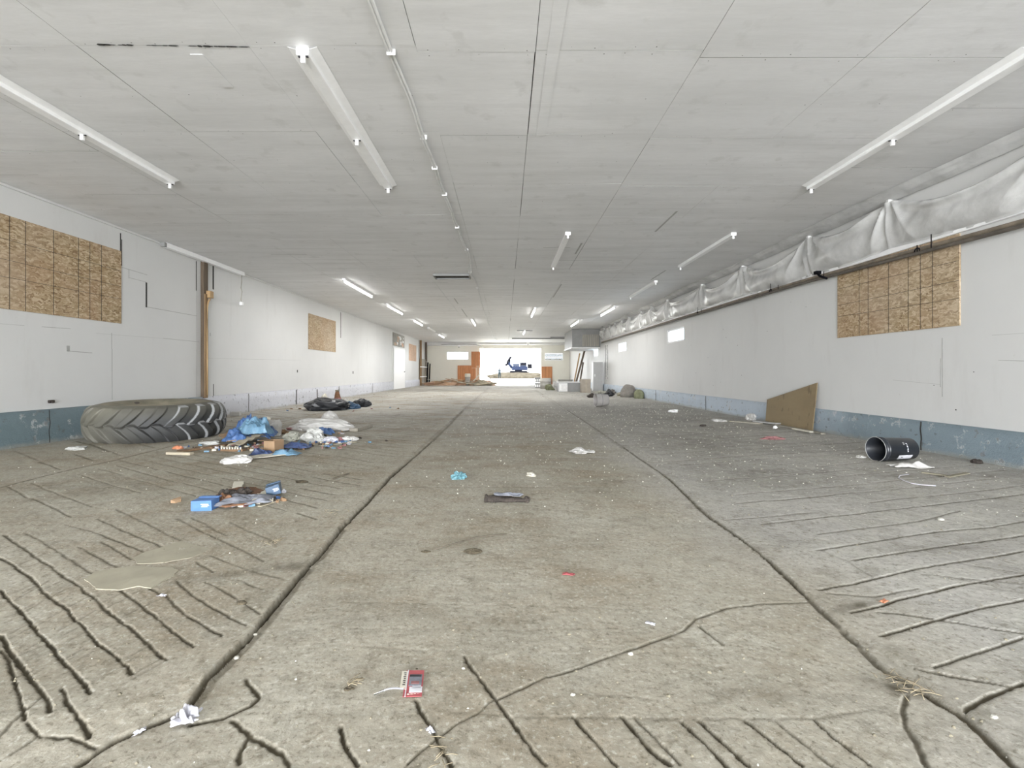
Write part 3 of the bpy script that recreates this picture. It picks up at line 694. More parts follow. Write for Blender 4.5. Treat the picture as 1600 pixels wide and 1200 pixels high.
# white door in the left wall, flush with a frame
bm = newbm(); box(bm, XL, XL + .04, 26.1, 26.22, 0.02, 2.42); box(bm, XL, XL + .04, 29.1, 29.22, 0.02, 2.42); box(bm, XL, XL + .04, 26.22, 29.1, 2.34, 2.42)
d = struct(link('door_1', bm, M['offwhite']))
bm = newbm(); box(bm, XL + .051, XL + .072, 26.22, 29.1, 0.03, 2.34, bev=.004)
for a, b in ((.2, 1.0), (1.12, 2.2)): box(bm, XL + .072, XL + .078, 26.6, 28.7, a, b)
dl = link('door_leaf', bm, M['white'], d)
bm = newbm(); tube(bm, [(XL + .075, 28.85, 1.0), (XL + .13, 28.85, 1.0)], .03, 10); link('door_handle', bm, M['steel_grey'], dl)

def board_on_wall(name, x, s, y0, y1, z0, z1, mat, label, cat, group=None, lines=(), hlines=(), t=.015):
    bm = newbm(); xa, xb = sorted((x + s * .002, x + s * t)); box(bm, xa, xb, y0, y1, z0, z1, 0, bev=.0015)
    xf = x + s * (t + .0006); la, lb = sorted((xf, xf - s * .001))
    for y in lines: box(bm, la, lb, y - .004, y + .004, z0 + .002, z1 - .002, 1)
    for z, dz in hlines:
        vs = [bm.verts.new((xf, y_, z_)) for y_, z_ in ((y0 + .01, z), (y1 - .01, z + dz), (y1 - .01, z + dz + .005), (y0 + .01, z + .005))]; bm.faces.new(vs).material_index = 1
    o = link(name, bm, [mat, M['char']]); return tag(o, label, cat, group)
yl = lambda px: XL * F / (px - CX); yr = lambda px: XR * F / (px - CX)
board_on_wall('strand_board', XL, 1, 5.24, 7.69, 1.74, 2.90, M['osb'], 'large strand board on the left wall, cropped by the left photo edge', 'board', None,
              [yl(p) for p in (13, 38, 82, 121, 139, 157)], ((2.35, -.02), (2.13, .0), (2.60, -.02)))
board_on_wall('strand_board', XL, 1, 15.0, 17.4, 1.69, 2.81, M['osb'], 'pale strand board on the left wall beyond the brown wooden post', 'board')
board_on_wall('strand_board', XL, 1, 30.6, 33.1, 1.72, 2.80, M['pink_lumber'], 'pinkish board high on the left wall past the white door', 'board')
board_on_wall('strand_board', XR, -1, 5.335, 7.30, 1.48, 2.48 + .05, M['osb'], 'strand board high on the right wall, crossed by the rusty pipes', 'board', None,
              [yr(p) for p in (1344, 1358, 1390, 1421, 1440, 1459)], ((1.78, .02), (1.98, -.01), (2.2, .02)))
# mottled panel above the white door
bm = newbm(); box(bm, XL + .0006, XL + .02, 26.2, 29.2, 2.44, 3.16)
for k in range(14):
    y = rng.uniform(26.5, 28.9); z = rng.uniform(2.55, 3.05); a = rng.uniform(.1, .35)
    f = bm.faces.new([bm.verts.new((XL + .021, y + a * math.cos(q) * rng.uniform(.4, 1), z + a * .5 * math.sin(q) * rng.uniform(.4, 1))) for q in np.linspace(0, 5.6, 8)]); f.material_index = 1 + k % 2
bmesh.ops.recalc_face_normals(bm, faces=bm.faces)
tag(link('mottled_sheet', bm, [M['concrete'], M['pink_lumber'], M['white']]), 'small mottled pink and grey panel above the white door', 'panel')

# brown wooden post in the slot of the left wall
pd = yl(319.5)
r_ = root('wooden_post', (XL, pd, 0), 'tall brown wooden post standing in a slot of the left wall behind the tyre', 'post')
bm = newbm(); box(bm, .002, .075, -.13, .0, .44, 3.26, bev=.004); link('stud', bm, M['wood_dark'], r_)
bm = newbm(); box(bm, .076, .10, -.13, -.045, .44, 2.55, bev=.004)
link('batten', bm, M['wood'], r_)
bm = newbm(); box(bm, .076, .16, -.07, .05, 2.48, 2.62, bev=.006); link('block', bm, M['wood_new'], r_)
bm = newbm(); tube(bm, [(.103, -.075, z) for z in (.5, 1.2, 1.8, 2.3)] + [(.11, -.05, 2.40), (.13, -.02, 2.46)], .017, 8); link('branch_strip', bm, M['wood_new'], r_)

# black bracket on the left wall above the curb
y, z = LW(78, 627.5)
bm = newbm(); box(bm, XL, XL + .03, y - .035, y + .045, z - .02, z + .022, bev=.008); tube(bm, [(XL + .02, y, z), (XL + .06, y - .02, z - .01)], .012, 8)
tag(link('wall_bracket', bm, M['char']), 'small black stub sticking out of the left wall above the blue curb', 'bracket')

# ================================================================== PIPES AND PLASTIC ON THE RIGHT
def pz(y): return H + np.interp(y, [3, 4.6, 8, 14, 24.8], [1.385, 1.40, 1.485, 1.505, 1.52])
pipes = root('heating_pipes', (XR - .12, 4, 2.3), 'pair of rusty steel pipes running along the right wall below the plastic sheeting', 'pipes')
pl = lambda dx, dz: [(dx, y - 4, pz(y) + dz - 2.3) for y in np.linspace(2.6, 24.85, 40)]
bm = newbm(); tube(bm, pl(0, 0), .021, 10); link('pipe', bm, M['rust_dark'], pipes)
bm = newbm(); tube(bm, pl(.045, .055), .024, 10); link('pipe', bm, M['rust'], pipes)
for k, px in enumerate((1433, 1455, 1287, 1204, 1216, 1090, 1096)):
    D = 4.94 * F / (px - CX); bm = newbm(); zz = pz(D) - 2.3
    tube(bm, [(.0, D - 4, zz + .02), (.0, D - 4, zz + .10 + .08 * (k % 2))], .006, 6)
    if k in (0, 3, 5): 
        ring = [(.035 * math.cos(a) * 0, D - 4 + .035 * math.cos(a), zz + .03 + .035 * math.sin(a)) for a in np.linspace(0, 6.28, 14)]; tube(bm, ring, .007, 6)
    if k == 2:
        tube(bm, [(-.02, D - 4 - .10, zz - .03), (-.03, D - 4 + .05, zz + .04), (-.02, D - 4 + .14, zz + .11)], .018, 8); box(bm, -.05, .03, D - 4 + .1, D - 4 + .17, zz + .08, zz + .13)
    link('pipe_hanger', bm, M['mach_dark'], pipes)
# timber rail behind the pipes
bm = newbm(); box(bm, XR - .045, XR - .003, 2.6, 25.0, 2.505, 2.575, bev=.003); tag(link('timber_rail', bm, M['white']), 'white painted timber rail fixed along the right wall just under the plastic sheeting', 'rail')

ST = [2.6, 4.15, 6.24, 7.9, 10.1, 12.2, 14.8, 16.4, 17.6, 19.4, 20.6, 21.9, 23.0, 24.4, 25.4]
def plastic():
    yy = np.concatenate([np.linspace(3.0, 9, 300, endpoint=False), np.linspace(9, 25.2, 420)]); nt = 44
    bm = newbm(); rows = []
    for y in yy:
        k = max(0, min(len(ST) - 2, int(np.searchsorted(ST, y)) - 1)); a, b = ST[k], ST[k + 1]; u = (y - a) / (b - a); g = 4 * u * (1 - u)
        d0, d1 = y - a, b - y; row = []
        zt = ZC - .09 - (.22 + .05 * math.sin(k * 2.3)) * g ** 1.2 * min(1.0, (b - a) / 1.8); zb = 2.545 + .02 * math.sin(y * 1.3) - .035 * g + .012 * (y > 12) + .006 * (y - 5)
        tb = math.exp(-(d0 / .05) ** 2) + math.exp(-(d1 / .05) ** 2)
        for j in range(nt):
            t = j / (nt - 1); z = zt + (zb - zt) * t
            out = .05 + .11 * math.sin(math.pi * min(1, t * 1.05)) ** .8 * (.35 + .65 * g) + .10 * g * math.exp(-((t - .08) / .12) ** 2)
            # folds fanning out of the fixing points
            for dd, s in ((d0, 1), (d1, -1)):
                ang = math.atan2(dd, .06 + (ZC - .09 - z)); rad = math.hypot(dd, ZC - .09 - z)
                out += .050 * math.exp(-rad / .45) * (1 - 2 * abs(math.sin(ang * 4.5 + k * 1.7 + s)) ** .7) * min(1, rad / .15)
            out += .045 * tb * (1 - t) * (1 if t > .02 else 0) + .03 * (math.exp(-(d0 / .03) ** 2))
            out += .016 * noise.noise(Vector((y * 2.1, z * 3.0, 4))) - .020 * abs(noise.noise(Vector((y * 3.2 + z * 3, z * 2.2, 1)))) + .03 * max(0, t - .9) * 10 * noise.noise(Vector((y * 5, 0, 9)))
            # sagging swag below the top edge
            row.append(bm.verts.new((XR - .012 - max(.012, out), y, z)))
        rows.append(row)
    for A, B in zip(rows, rows[1:]):
        for j in range(nt - 1):
            f = bm.faces.new((A[j], B[j], B[j + 1], A[j + 1])); f.smooth = True
    return bm
sheetr = tag(link('plastic_sheeting', plastic(), M['polythene']), 'long milky plastic sheeting pinned in swags along the top of the right wall', 'plastic sheeting')
# second veil: upper film pinned to the ceiling and hanging in behind the front swags
bm = newbm(); rows = []
for y in np.linspace(3.0, 24.2, 420):
    k = max(0, min(len(ST) - 2, int(np.searchsorted(ST, y)) - 1)); a, b = ST[k], ST[k + 1]; u = (y - a) / (b - a); g = 4 * u * (1 - u); row = []
    for j in range(14):
        t = j / 13; x = XR - .20 - .04 * math.sin(y * 1.1) + (.17 + .04 * math.sin(y * 1.1)) * t; z = ZC - .006 - (.09 + .02 * g) * t ** 1.4 - .02 * g * math.sin(math.pi * t) - .012 * abs(noise.noise(Vector((y * 3, t * 3, 0)))) * (t > 0)
        row.append(bm.verts.new((x, y, z)))
    rows.append(row)
for A, B in zip(rows, rows[1:]):
    for j in range(13): bm.faces.new((A[j], B[j], B[j + 1], A[j + 1])).smooth = True
link('upper_veil', bm, M['polythene'], sheetr)
for y in ST[1:-1]:
    fix = newbm(); box(fix, XR - .10, XR - .004, y - .02, y + .02, ZC - .12, ZC - .08); link('fixing_block', fix, M['offwhite'], sheetr)

# boxed-in bulkhead where the plastic ends
r_ = root('bulkhead_box', (3.5, 25.6, ZC), 'grey boxed bulkhead hanging from the ceiling at the far end of the plastic sheeting', 'bulkhead')
bm = newbm(); box(bm, 0.05, 1.545, .0, 3.2, -.97, -.01); link('casing', bm, M['steel_shade'], r_)
bm = newbm(); box(bm, 0, 1.55, -.05, 3.25, -1.04, -.975); link('rail', bm, M['offwhite'], r_)
bm = newbm()
for k in range(9): box(bm, 0.6 + .1 * k, .66 + .1 * k, -.03, -.004, -.93 + .02 * (k % 2), -.3)
link('slats', bm, M['wood_grey'], r_)
# ragged edge strip on the wall under it
bm = newbm(); r = random.Random(4); box(bm, XR - .012, XR - .0015, 23.72, 24.3, .6, 2.35, 1)
for k in range(30):
    z = .62 + k * .057; w = r.uniform(.03, .10); y0 = 23.75 + r.uniform(-.04, .04); box(bm, XR - .035, XR - .002, y0, y0 + w, z, z + .05)
    y1 = 24.15 + r.uniform(-.04, .04); box(bm, XR - .035, XR - .002, y1, y1 + w * .8, z, z + .05)
tag(link('broken_wall_edge', bm, [M['steel_shade'], M['offwhite']]), 'dark ragged vertical strip on the right wall behind the grey locker', 'strip')

# ================================================================== CEILING FIXTURES
def fixture(x, y0, y1, lit, label, near=False, power=0):
    r_ = root('fluorescent_fixture', (x, y0, ZC - .002), label, 'light fixture'); L = y1 - y0
    bm = newbm()
    box(bm, -.045, .045, 0, L, -.055, 0, bev=.004); link('housing', bm, M['white'], r_)
    if near:
        bm = newbm()     # angled reflector
        for s in (-1, 1):
            vs = [(s * .045, 0, -.02), (s * .105, 0, -.002), (s * .105, L, -.002), (s * .045, L, -.02)]
            lo = [bm.verts.new(v) for v in vs]; hi = [bm.verts.new((v[0], v[1], v[2] + .0015)) for v in vs]
            bm.faces.new(lo); bm.faces.new(hi[::-1])
            for k in range(4): bm.faces.new((lo[k], lo[(k + 1) % 4], hi[(k + 1) % 4], hi[k]))
        bmesh.ops.recalc_face_normals(bm, faces=bm.faces); link('reflector', bm, M['white'], r_)
    for yy in ((0.02, L / 2, L - .02) if near else (0.02, L - .02)):
        bm = newbm(); box(bm, -.016, .016, yy - .012, yy + .012, -.105, -.05, bev=.003)
        for s in (-1, 1): box(bm, s * .028 - .008, s * .028 + .008, yy - .008, yy + .008, -.062, -.054, 1)
        link('lamp_socket', bm, [M['white'], M['ink']], r_)
    if lit:
        bm = newbm(); tube(bm, [(0, .035, -.085), (0, L - .035, -.085)], .017, 10); link('tube', bm, M['tube_lit'], r_)
        if power:
            a = area_light('tube_light', (x, (y0 + y1) / 2, ZC - .115), (0, 0, 0), .06, L - .1, power, (1, .99, .965))
    return r_
fixture(-4.04, 3.36, 5.80, False, 'white empty fluorescent fixture on the ceiling at the upper left edge', True)
fixture(-1.45, 3.42, 5.95, False, 'white empty fluorescent fixture on the ceiling, second from the left and nearest the middle', True)
fixture(3.78, 3.42, 5.96, False, 'white empty fluorescent fixture on the ceiling at the upper right edge', True)
FX = [(1.03, 7.92, 10.4, False, 'white fluorescent fixture right of the ceiling middle, the longest one there'),
      (3.78, 7.95, 10.4, False, 'white fluorescent fixture in the right row, second from the right photo edge'),
      (3.79, 12.1, 14.6, False, 'dull fluorescent fixture in the right row, third down from the right edge'),
      (3.78, 16.6, 19.0, True, 'short looking lit fixture in the right row above the first small window'),
      (3.2, 21.0, 23.4, True, 'small lit fixture of the right row close to the grey bulkhead box'),
      (-3.98, 11.8, 14.3, True, 'lit white fluorescent fixture above the pale strand board on the left'),
      (-3.98, 16.1, 18.5, True, 'second lit fixture down the left ceiling row'),
      (-3.98, 20.7, 23.0, True, 'third lit fixture down the left ceiling row, with a dark end'),
      (-3.98, 24.6, 27.0, False, 'faint fourth fixture down the left ceiling row'),
      (-3.98, 28.6, 31.0, True, 'fifth and furthest fixture of the left ceiling row'),
      (-1.45, 20.6, 23.0, True, 'small bright fixture in the far ceiling middle left of the centre seam'),
      (1.05, 17.0, 19.4, True, 'small far fixture right of the centre seam with a dark end'),
      (1.05, 26.0, 28.4, True, 'tiny far fixture right of the centre seam near the crossing channel')]
for a in FX: fixture(a[0], a[1], a[2], a[3], a[4], power=(0 if not a[3] else TUBE_W * (.3 if a[0] > 3 else 1.0) * (1.5 if a[1] > 20 and a[0] < 3 and a[0] > -3 else 1)))
# wall-corner fixture with hanging cord
r_ = root('strip_fixture', (XL + .09, 8.55, ZC - .04), 'long white strip fixture along the top of the left wall above the wooden post', 'light fixture')
bm = newbm(); box(bm, -.05, .05, 0, 2.55, -.05, .035, bev=.006); link('housing', bm, M['white'], r_)
bm = newbm(); box(bm, -.03, .05, -.06, -.001, -.05, .02); link('end_cap', bm, M['steel_shade'], r_)
bm = newbm(); tube(bm, [(-.0, 2.5, -.05), (.01, 2.49, -.2), (-.01, 2.5, -.34), (.012, 2.5, -.42), (-.005, 2.49, -.6), (0, 2.5, -.66)], .008, 6); link('cord', bm, M['wood_grey'], r_)
bm = newbm(); box(bm, -.03, .03, 2.46, 2.54, -.74, -.66, bev=.01); link('switch_box', bm, M['white'], r_)

# cable run clipped to the ceiling
pts = [(-.86, 2.2), (-.837, 2.99), (-.806, 4.03), (-.80, 5.0), (-.795, 5.96), (-.77, 7.2), (-.765, 8.2), (-.72, 9.3), (-.74, 10.1), (-.83, 11.2), (-.76, 12.4), (-.80, 14.9), (-.83, 18.9), (-.8, 24), (-.82, 30), (-.6, 36.0)]
r_ = root('ceiling_cable', (0, 0, ZC), 'twin white cable run wavering down the ceiling from the top edge of the photo', 'cable')
sm = []
for (x0, y0), (x1, y1) in zip(pts, pts[1:]):
    for k in range(4): t = k / 4; sm.append((x0 + (x1 - x0) * t + .006 * math.sin((y0 + t) * 5), y0 + (y1 - y0) * t, -.018 - .008 * (1 + math.sin(y0 * 3 + t * 3))))
for dx in (-.012, .012):
    bm = newbm(); tube(bm, [(x + dx, y, z) for x, y, z in sm], .011, 8); link('cable_strand', bm, M['offwhite'], r_)
for y in (3.45, 4.7, 5.4, 6.2, 7.6, 9.0, 11.0, 13):
    x = float(np.interp(y, [p[1] for p in pts], [p[0] for p in pts])); bm = newbm(); box(bm, x - .032, x + .032, y - .008, y + .008, -.042, -.002, bev=.004); link('cable_clip', bm, M['white'], r_)
# dark rectangular opening in the ceiling
r_ = root('ceiling_hatch', (-1.28, 11.28, ZC), 'dark narrow rectangular hatch in the ceiling beside the cable', 'hatch')
bm = newbm(); box(bm, -.43, .43, 0, .03, -.05, -.002); box(bm, -.43, .43, .42, .45, -.05, -.002); box(bm, -.43, -.40, .03, .42, -.05, -.002); box(bm, .40, .43, .03, .42, -.05, -.002); link('frame', bm, M['steel_shade'], r_)
bm = newbm(); box(bm, -.40, .40, .03, .42, -.02, -.0045); link('dark_opening', bm, M['gap'], r_)
# small things across the far ceiling
def chan(px0, px1, py, lab, t=.05):
    D = F * (ZC - H) / (CY - py); bm = newbm(); a, b = (px0 - CX) * D / F, (px1 - CX) * D / F; box(bm, a, b, D, D + .1, ZC - t, ZC - .002)
    tag(link('ceiling_channel', bm, M['steel_shade']), lab, 'channel')
chan(800, 884, 528.0, 'long thin dark channel across the far ceiling in front of the bulkhead box', .07); chan(808, 832, 516.0, 'short dark channel across the ceiling at the middle fixture'); chan(860, 886, 526.3, 'short dark channel across the ceiling ending at the bulkhead box')
bm = newbm(); tube(bm, [(-4.9, 36.57, ZC - .19), (-3.2, 36.57, ZC - .17), (-2.25, 36.57, ZC - .20), (-1.9, 37.1, ZC - .3), (-1.6, 37.97, ZC - .45), (-1.5, 37.97, ZC - .75)], .03, 6)
tag(link('conduit', bm, M['steel_grey']), 'thin grey conduit crossing the far ceiling step and bending down', 'conduit')
for k, (px, py, lab) in enumerate(((717, 538, 'small round ceiling lamp holder at the far left ceiling step'), (825, 543, 'tiny lamp holder on the header above the open far doorway'))):
    r_ = root('lamp_holder', PD(px, 36.9, ZC - .221) if k == 0 else PD(px, 37.0, ZC - .003), lab, 'lamp holder')
    bm = newbm(); lathe(bm, [(.0, 0), (.10, 0), (.12, -.05), (.09, -.11), (0.0, -.12)], 14); link('base', bm, M['white'], r_)
    bm = newbm(); bmesh.ops.create_uvsphere(bm, u_segments=12, v_segments=8, radius=.05); link('bulb', bm, M['steel_shade'], r_, loc=(0, 0, -.15), smooth=True)

# ================================================================== TRACTOR TYRE
def tyre():
    tc = Vector((-5.115, 7.08, 0)); Wd = .52; Ro = .855
    r_ = root('tractor_tire', (tc.x, tc.y, 0.0), 'huge worn black tractor tire lying flat on the floor by the left wall', 'tire', rot=(R(1.0), R(.6), 0))
    NT, NP = 1056, 110; nl = 19
    th = np.linspace(0, 2 * np.pi, NT, endpoint=False); v = np.linspace(-1, 1, NP)   # v across the tread, -1 bottom, +1 top
    V, T = np.meshgrid(v, th); z = (V + 1) / 2 * Wd
    body = Ro - .10 * np.abs(V) ** 3.2 - .045 * (np.abs(V) > .9) * (np.abs(V) - .9) / .1 * 1.2 - .035
    lug = np.zeros_like(V)
    for s in (1, -1):
        vv = np.clip(s * V, -.12, 1); q = np.clip((vv + .05) / .95, 0, 1)
        sweep = .62 * q ** 1.0 - .17 * q ** 2.4                                # bar leans as it goes out
        ph = (T * nl / (2 * np.pi) - sweep * 1.75 * 1.0 + (0.5 if s < 0 else 0.0)) % 1.0
        wid = .20 + .03 * q; d = np.abs(ph - .5) / wid
        m = 1 / (1 + np.exp((d - 1) * 14)); m *= 1 / (1 + np.exp(-(s * V + .06) * 45)); m *= 1 / (1 + np.exp((s * V - .93) * 40))
        lug = np.maximum(lug, m)
    rad = body + .048 * lug * (1 - .25 * np.abs(V))
    co_ = np.stack([rad * np.cos(T), rad * np.sin(T), z], -1).reshape(-1, 3)
    me = bpy.data.meshes.new('tread'); me.vertices.add(len(co_)); me.vertices.foreach_set('co', co_.astype(np.float32).ravel())
    i = np.arange(NT)[:, None]; j = np.arange(NP - 1)[None, :]; i2 = (i + 1) % NT
    q = np.stack([i * NP + j, i2 * NP + j, i2 * NP + j + 1, i * NP + j + 1], -1).reshape(-1, 4).astype(np.int32)
    me.loops.add(q.size); me.loops.foreach_set('vertex_index', q.ravel()); me.polygons.add(len(q)); me.polygons.foreach_set('loop_start', np.arange(0, q.size, 4, dtype=np.int32)); me.polygons.foreach_set('loop_total', np.full(len(q), 4, np.int32)); me.update(calc_edges=True)
    edge = np.abs(lug - .5) < .35
    a = me.attributes.new('lug', 'FLOAT', 'POINT'); a.data.foreach_set('value', edge.astype(np.float32).ravel())
    link('tread', me, M['rubber'], r_, smooth=True)
    for nm, s in (('upper_sidewall', 1), ('lower_sidewall', -1)):
        z0 = Wd if s > 0 else 0.0; rs = float(body[0, -1]); bm = newbm()
        pr = [(rs, z0), (rs - .03, z0 + s * .006), (rs - .10, z0 + s * (.012 if s > 0 else 0)), (rs - .19, z0 + s * (.0 if s > 0 else -.0) - s * .0), (rs - .27, z0 - s * .03), (rs - .31, z0 - s * .055), (rs - .325, z0 - s * .09), (rs - .30, z0 - s * .12), (rs - .2, z0 - s * .07), (rs - .06, z0 - s * .05)]
        if s < 0: pr = [(a_, max(b_, .001)) for a_, b_ in pr]
        lathe(bm, pr, 128); bmesh.ops.recalc_face_normals(bm, faces=bm.faces); link(nm, bm, M['sidewall'], r_)
    return r_
tyre()
bm = newbm(); bmesh.ops.create_icosphere(bm, subdivisions=2, radius=.03)
for v in bm.verts: v.co.z *= .5; v.co += .008 * noise.noise_vector(v.co * 60)
tag(link('dark_pebble', bm, M['char'], loc=(-4.97, 6.47, .547), smooth=False), 'small dark clod resting on the top of the tractor tire', 'clod')

# ================================================================== NEAR FLOOR ITEMS
def at(px, py, dz=0.0):
    p = P(px, py); return Vector((p.x, p.y, floor_z(p.x, p.y) + dz))
def bag(name, px0, px1, py, h, depth, seed, mat, label, cat, rz=0.0, **kw):
    a = P(px0, py); b = P(px1, py); w = (b.x - a.x); c = at((px0 + px1) / 2, py); c.y += depth * .42
    o = crumple(name, w / 2 * 1.02, depth / 2, h * .75, seed, mat, None, loc=c, rz=rz, **kw); return tag(o, label, cat)
# black pail
def pail():
    Ra = .150; L = .46; K = .86
    r_ = root('bucket', (4.165, 5.16, .136), 'black plastic bucket lying on its side by the right wall, open end facing left', 'bucket', rot=(0, R(90), R(5))); r_.scale = (K, K, K)
    bm = newbm(); lathe(bm, [(.0, L / 2), (.125, L / 2), (.132, L / 2 - .008), (.143, -L / 2 + .07), (.150, -L / 2 + .068), (.150, -L / 2 + .060), (.144, -L / 2 + .058), (.144, -L / 2 + .042), (.151, -L / 2 + .04), (.151, -L / 2 + .032), (.145, -L / 2 + .03), (.147, -L / 2 + .004), (.153, -L / 2), (.1495, -L / 2 - .004), (.143, -L / 2 + .004), (.128, L / 2 - .012), (0, L / 2 - .012)], 48)
    bmesh.ops.recalc_face_normals(bm, faces=bm.faces); link('shell', bm, M['black_plastic'], r_)
    bm = newbm(); lathe(bm, [(.1535, -L / 2 - .002), (.1555, -L / 2 - .006), (.1515, -L / 2 - .010), (.1485, -L / 2 - .005)], 48, close=True); bmesh.ops.recalc_face_normals(bm, faces=bm.faces); link('rim', bm, M['steel_grey'], r_)
    def band(z0, z1, t0, t1, mat, nm, off=.0022, par=None):
        bm = newbm(); n = 14; g = []
        for i in range(n + 1):
            t = t0 + (t1 - t0) * i / n; row = []
            for z in (z0, z1):
                rr = float(np.interp(z, [-L / 2 + .07, L / 2 - .008], [.143, .132])) + off; row.append(bm.verts.new((rr * math.cos(t), rr * math.sin(t), z)))
            g.append(row)
        for A, B in zip(g, g[1:]): bm.faces.new((A[0], B[0], B[1], A[1])).smooth = True
        bmesh.ops.recalc_face_normals(bm, faces=bm.faces)
        return link(nm, bm, mat, par or r_)
    # local +x points down in the world; camera side is around -y
    lb = band(-.04, .145, R(-65), R(-38), M['label_white'], 'paper_label'); band(.0, .02, R(-55), R(-50), M['ink'], 'label_mark', .0032, lb)
    for k in range(6): band(.055 + .006 * (k % 2), .075, R(-128 + k * 8), R(-124 + k * 8), M['label_white'], 'printed_letter')
    for k in range(3): band(.02, .04, R(-133 + k * 5), R(-130.5 + k * 5), M['steel_grey'], 'printed_emblem')
    bm = newbm(); pts = [(.158 * math.cos(t) , .158 * math.sin(t), -L / 2 + .05 + .01 * math.sin(t)) for t in np.linspace(R(20), R(165), 18)]; tube(bm, pts, .0025, 6); link('wire_handle', bm, M['steel_grey'], r_)
pail()
# leaning plywood
def leaning():
    def on(px, py, X):
        D = X * F / (px - CX); return Vector((X, D, ZD(py, D)))
    bl = Vector((4.925, 9.08, .022)); br = Vector((4.945, 7.72, .022)); tr = on(1278, 598, XR - .018); tl = on(1200, 624.5, 4.985)
    pn = (br - bl).cross(tr - bl).normalized(); tl -= pn * (tl - bl).dot(pn)
    th = pn * (-.012 if pn.x > 0 else .012)
    bm = newbm(); vs = [bm.verts.new(p) for p in (bl, br, tr, tl)] + [bm.verts.new(p + th) for p in (bl, br, tr, tl)]
    for q in ((0, 1, 2, 3), (7, 6, 5, 4), (0, 4, 5, 1), (1, 5, 6, 2), (2, 6, 7, 3), (3, 7, 4, 0)): bm.faces.new([vs[i] for i in q])
    bmesh.ops.recalc_face_normals(bm, faces=bm.faces)
    tag(link('plywood_offcut', bm, M['ply']), 'brown slanted-cut plywood sheet leaning against the right wall', 'plywood')
leaning()
def plank(px0, py0, px1, py1, w, t, mat, label, name='plank', z=0.0, cat='plank', tilt=0):
    a, b = P(px0, py0), P(px1, py1); L_ = (b - a).length; ang = math.atan2(b.y - a.y, b.x - a.x)
    bm = newbm(); box(bm, 0, L_, -w / 2, w / 2, 0, t, bev=min(t, w) * .12)
    o = link(name, bm, mat, loc=(a.x, a.y, max(floor_z(a.x, a.y), floor_z(b.x, b.y)) + z), rot=(0, tilt, ang)); return tag(o, label, cat)
plank(1200, 663.2, 1286, 680.2, .07, .022, M['wood_grey'], 'pale grey board lying on the floor at the foot of the leaning plywood')
plank(1141, 660, 1190, 664, .12, .022, M['wood_grey'], 'narrow grey board lying left of the leaning plywood')
plank(1180, 662, 1216, 666, .14, .02, M['steel_grey'], 'short grey metal strip on the floor in front of the leaning plywood', 'metal_strip', cat='strip', z=.024)
plank(1240, 674, 1268, 679.5, .06, .02, M['paper'], 'white strip of board by the foot of the leaning plywood', 'white_strip', cat='strip', z=.02)
bag('styrofoam_piece', 1112, 1141, 660, .05, .22, 31, M['bag_white'], 'flat white foam piece left of the narrow grey board', 'foam', sharp=True)
bag('styrofoam_piece', 1170, 1186, 658, .13, .25, 32, M['bag_white'], 'upright torn white foam piece at the right wall curb', 'foam')
bag('plastic_scrap', 1209, 1216, 671, .05, .06, 33, M['white'], 'tiny white scrap under the grey metal strip', 'scrap', sub=3)
bag('red_cloth', 1193, 1230, 688, .045, .16, 34, M['redcloth'], 'faded red and white rag on the floor in front of the plywood', 'rag')
bag('plastic_scrap', 1046, 1062, 645, .07, .15, 35, M['white'], 'small white scrap far right near the curb', 'scrap', sub=3)
bag('black_scrap', 1093, 1106, 667, .04, .08, 36, M['char'], 'small black scrap left of the foam pieces', 'scrap', sub=3)
# rag, wire and debris by the bucket
o = tag(sheet('white_rag', .36, .12, .05, 41, M['bag_white'], loc=at(1424, 732), rz=-.1, n=30), 'torn white plastic rag on the floor in front of the black bucket', 'rag')
bm = newbm(); wpts = [P(px, py, .01) for px, py in ((1420, 742), (1406, 744), (1404, 748), (1412, 752), (1425, 756.5), (1440, 758.5), (1462, 760))]
tube(bm, [(p.x, p.y, floor_z(p.x, p.y) + .008) for p in wpts], .004, 6); tag(link('curved_wire', bm, M['tissue']), 'thin pale wire curled on the floor below the white rag', 'wire')
plank(1440, 741, 1478, 746, .03, .012, M['sidewall'], 'thin grey batten half buried in dirt near the right curb', 'batten')
plank(1480, 748, 1512, 742, .04, .010, M['sidewall'], 'flat dusty strip at the right curb beyond the batten', 'strip', cat='strip')
bag('plastic_scrap', 1524, 1540, 727, .05, .08, 37, M['char'], 'black scrap against the blue curb at the right edge', 'scrap', sub=3)
bag('plastic_scrap', 1343, 1356, 718, .03, .1, 38, M['bag_white'], 'pale scrap left of the bucket opening', 'scrap', sub=3)

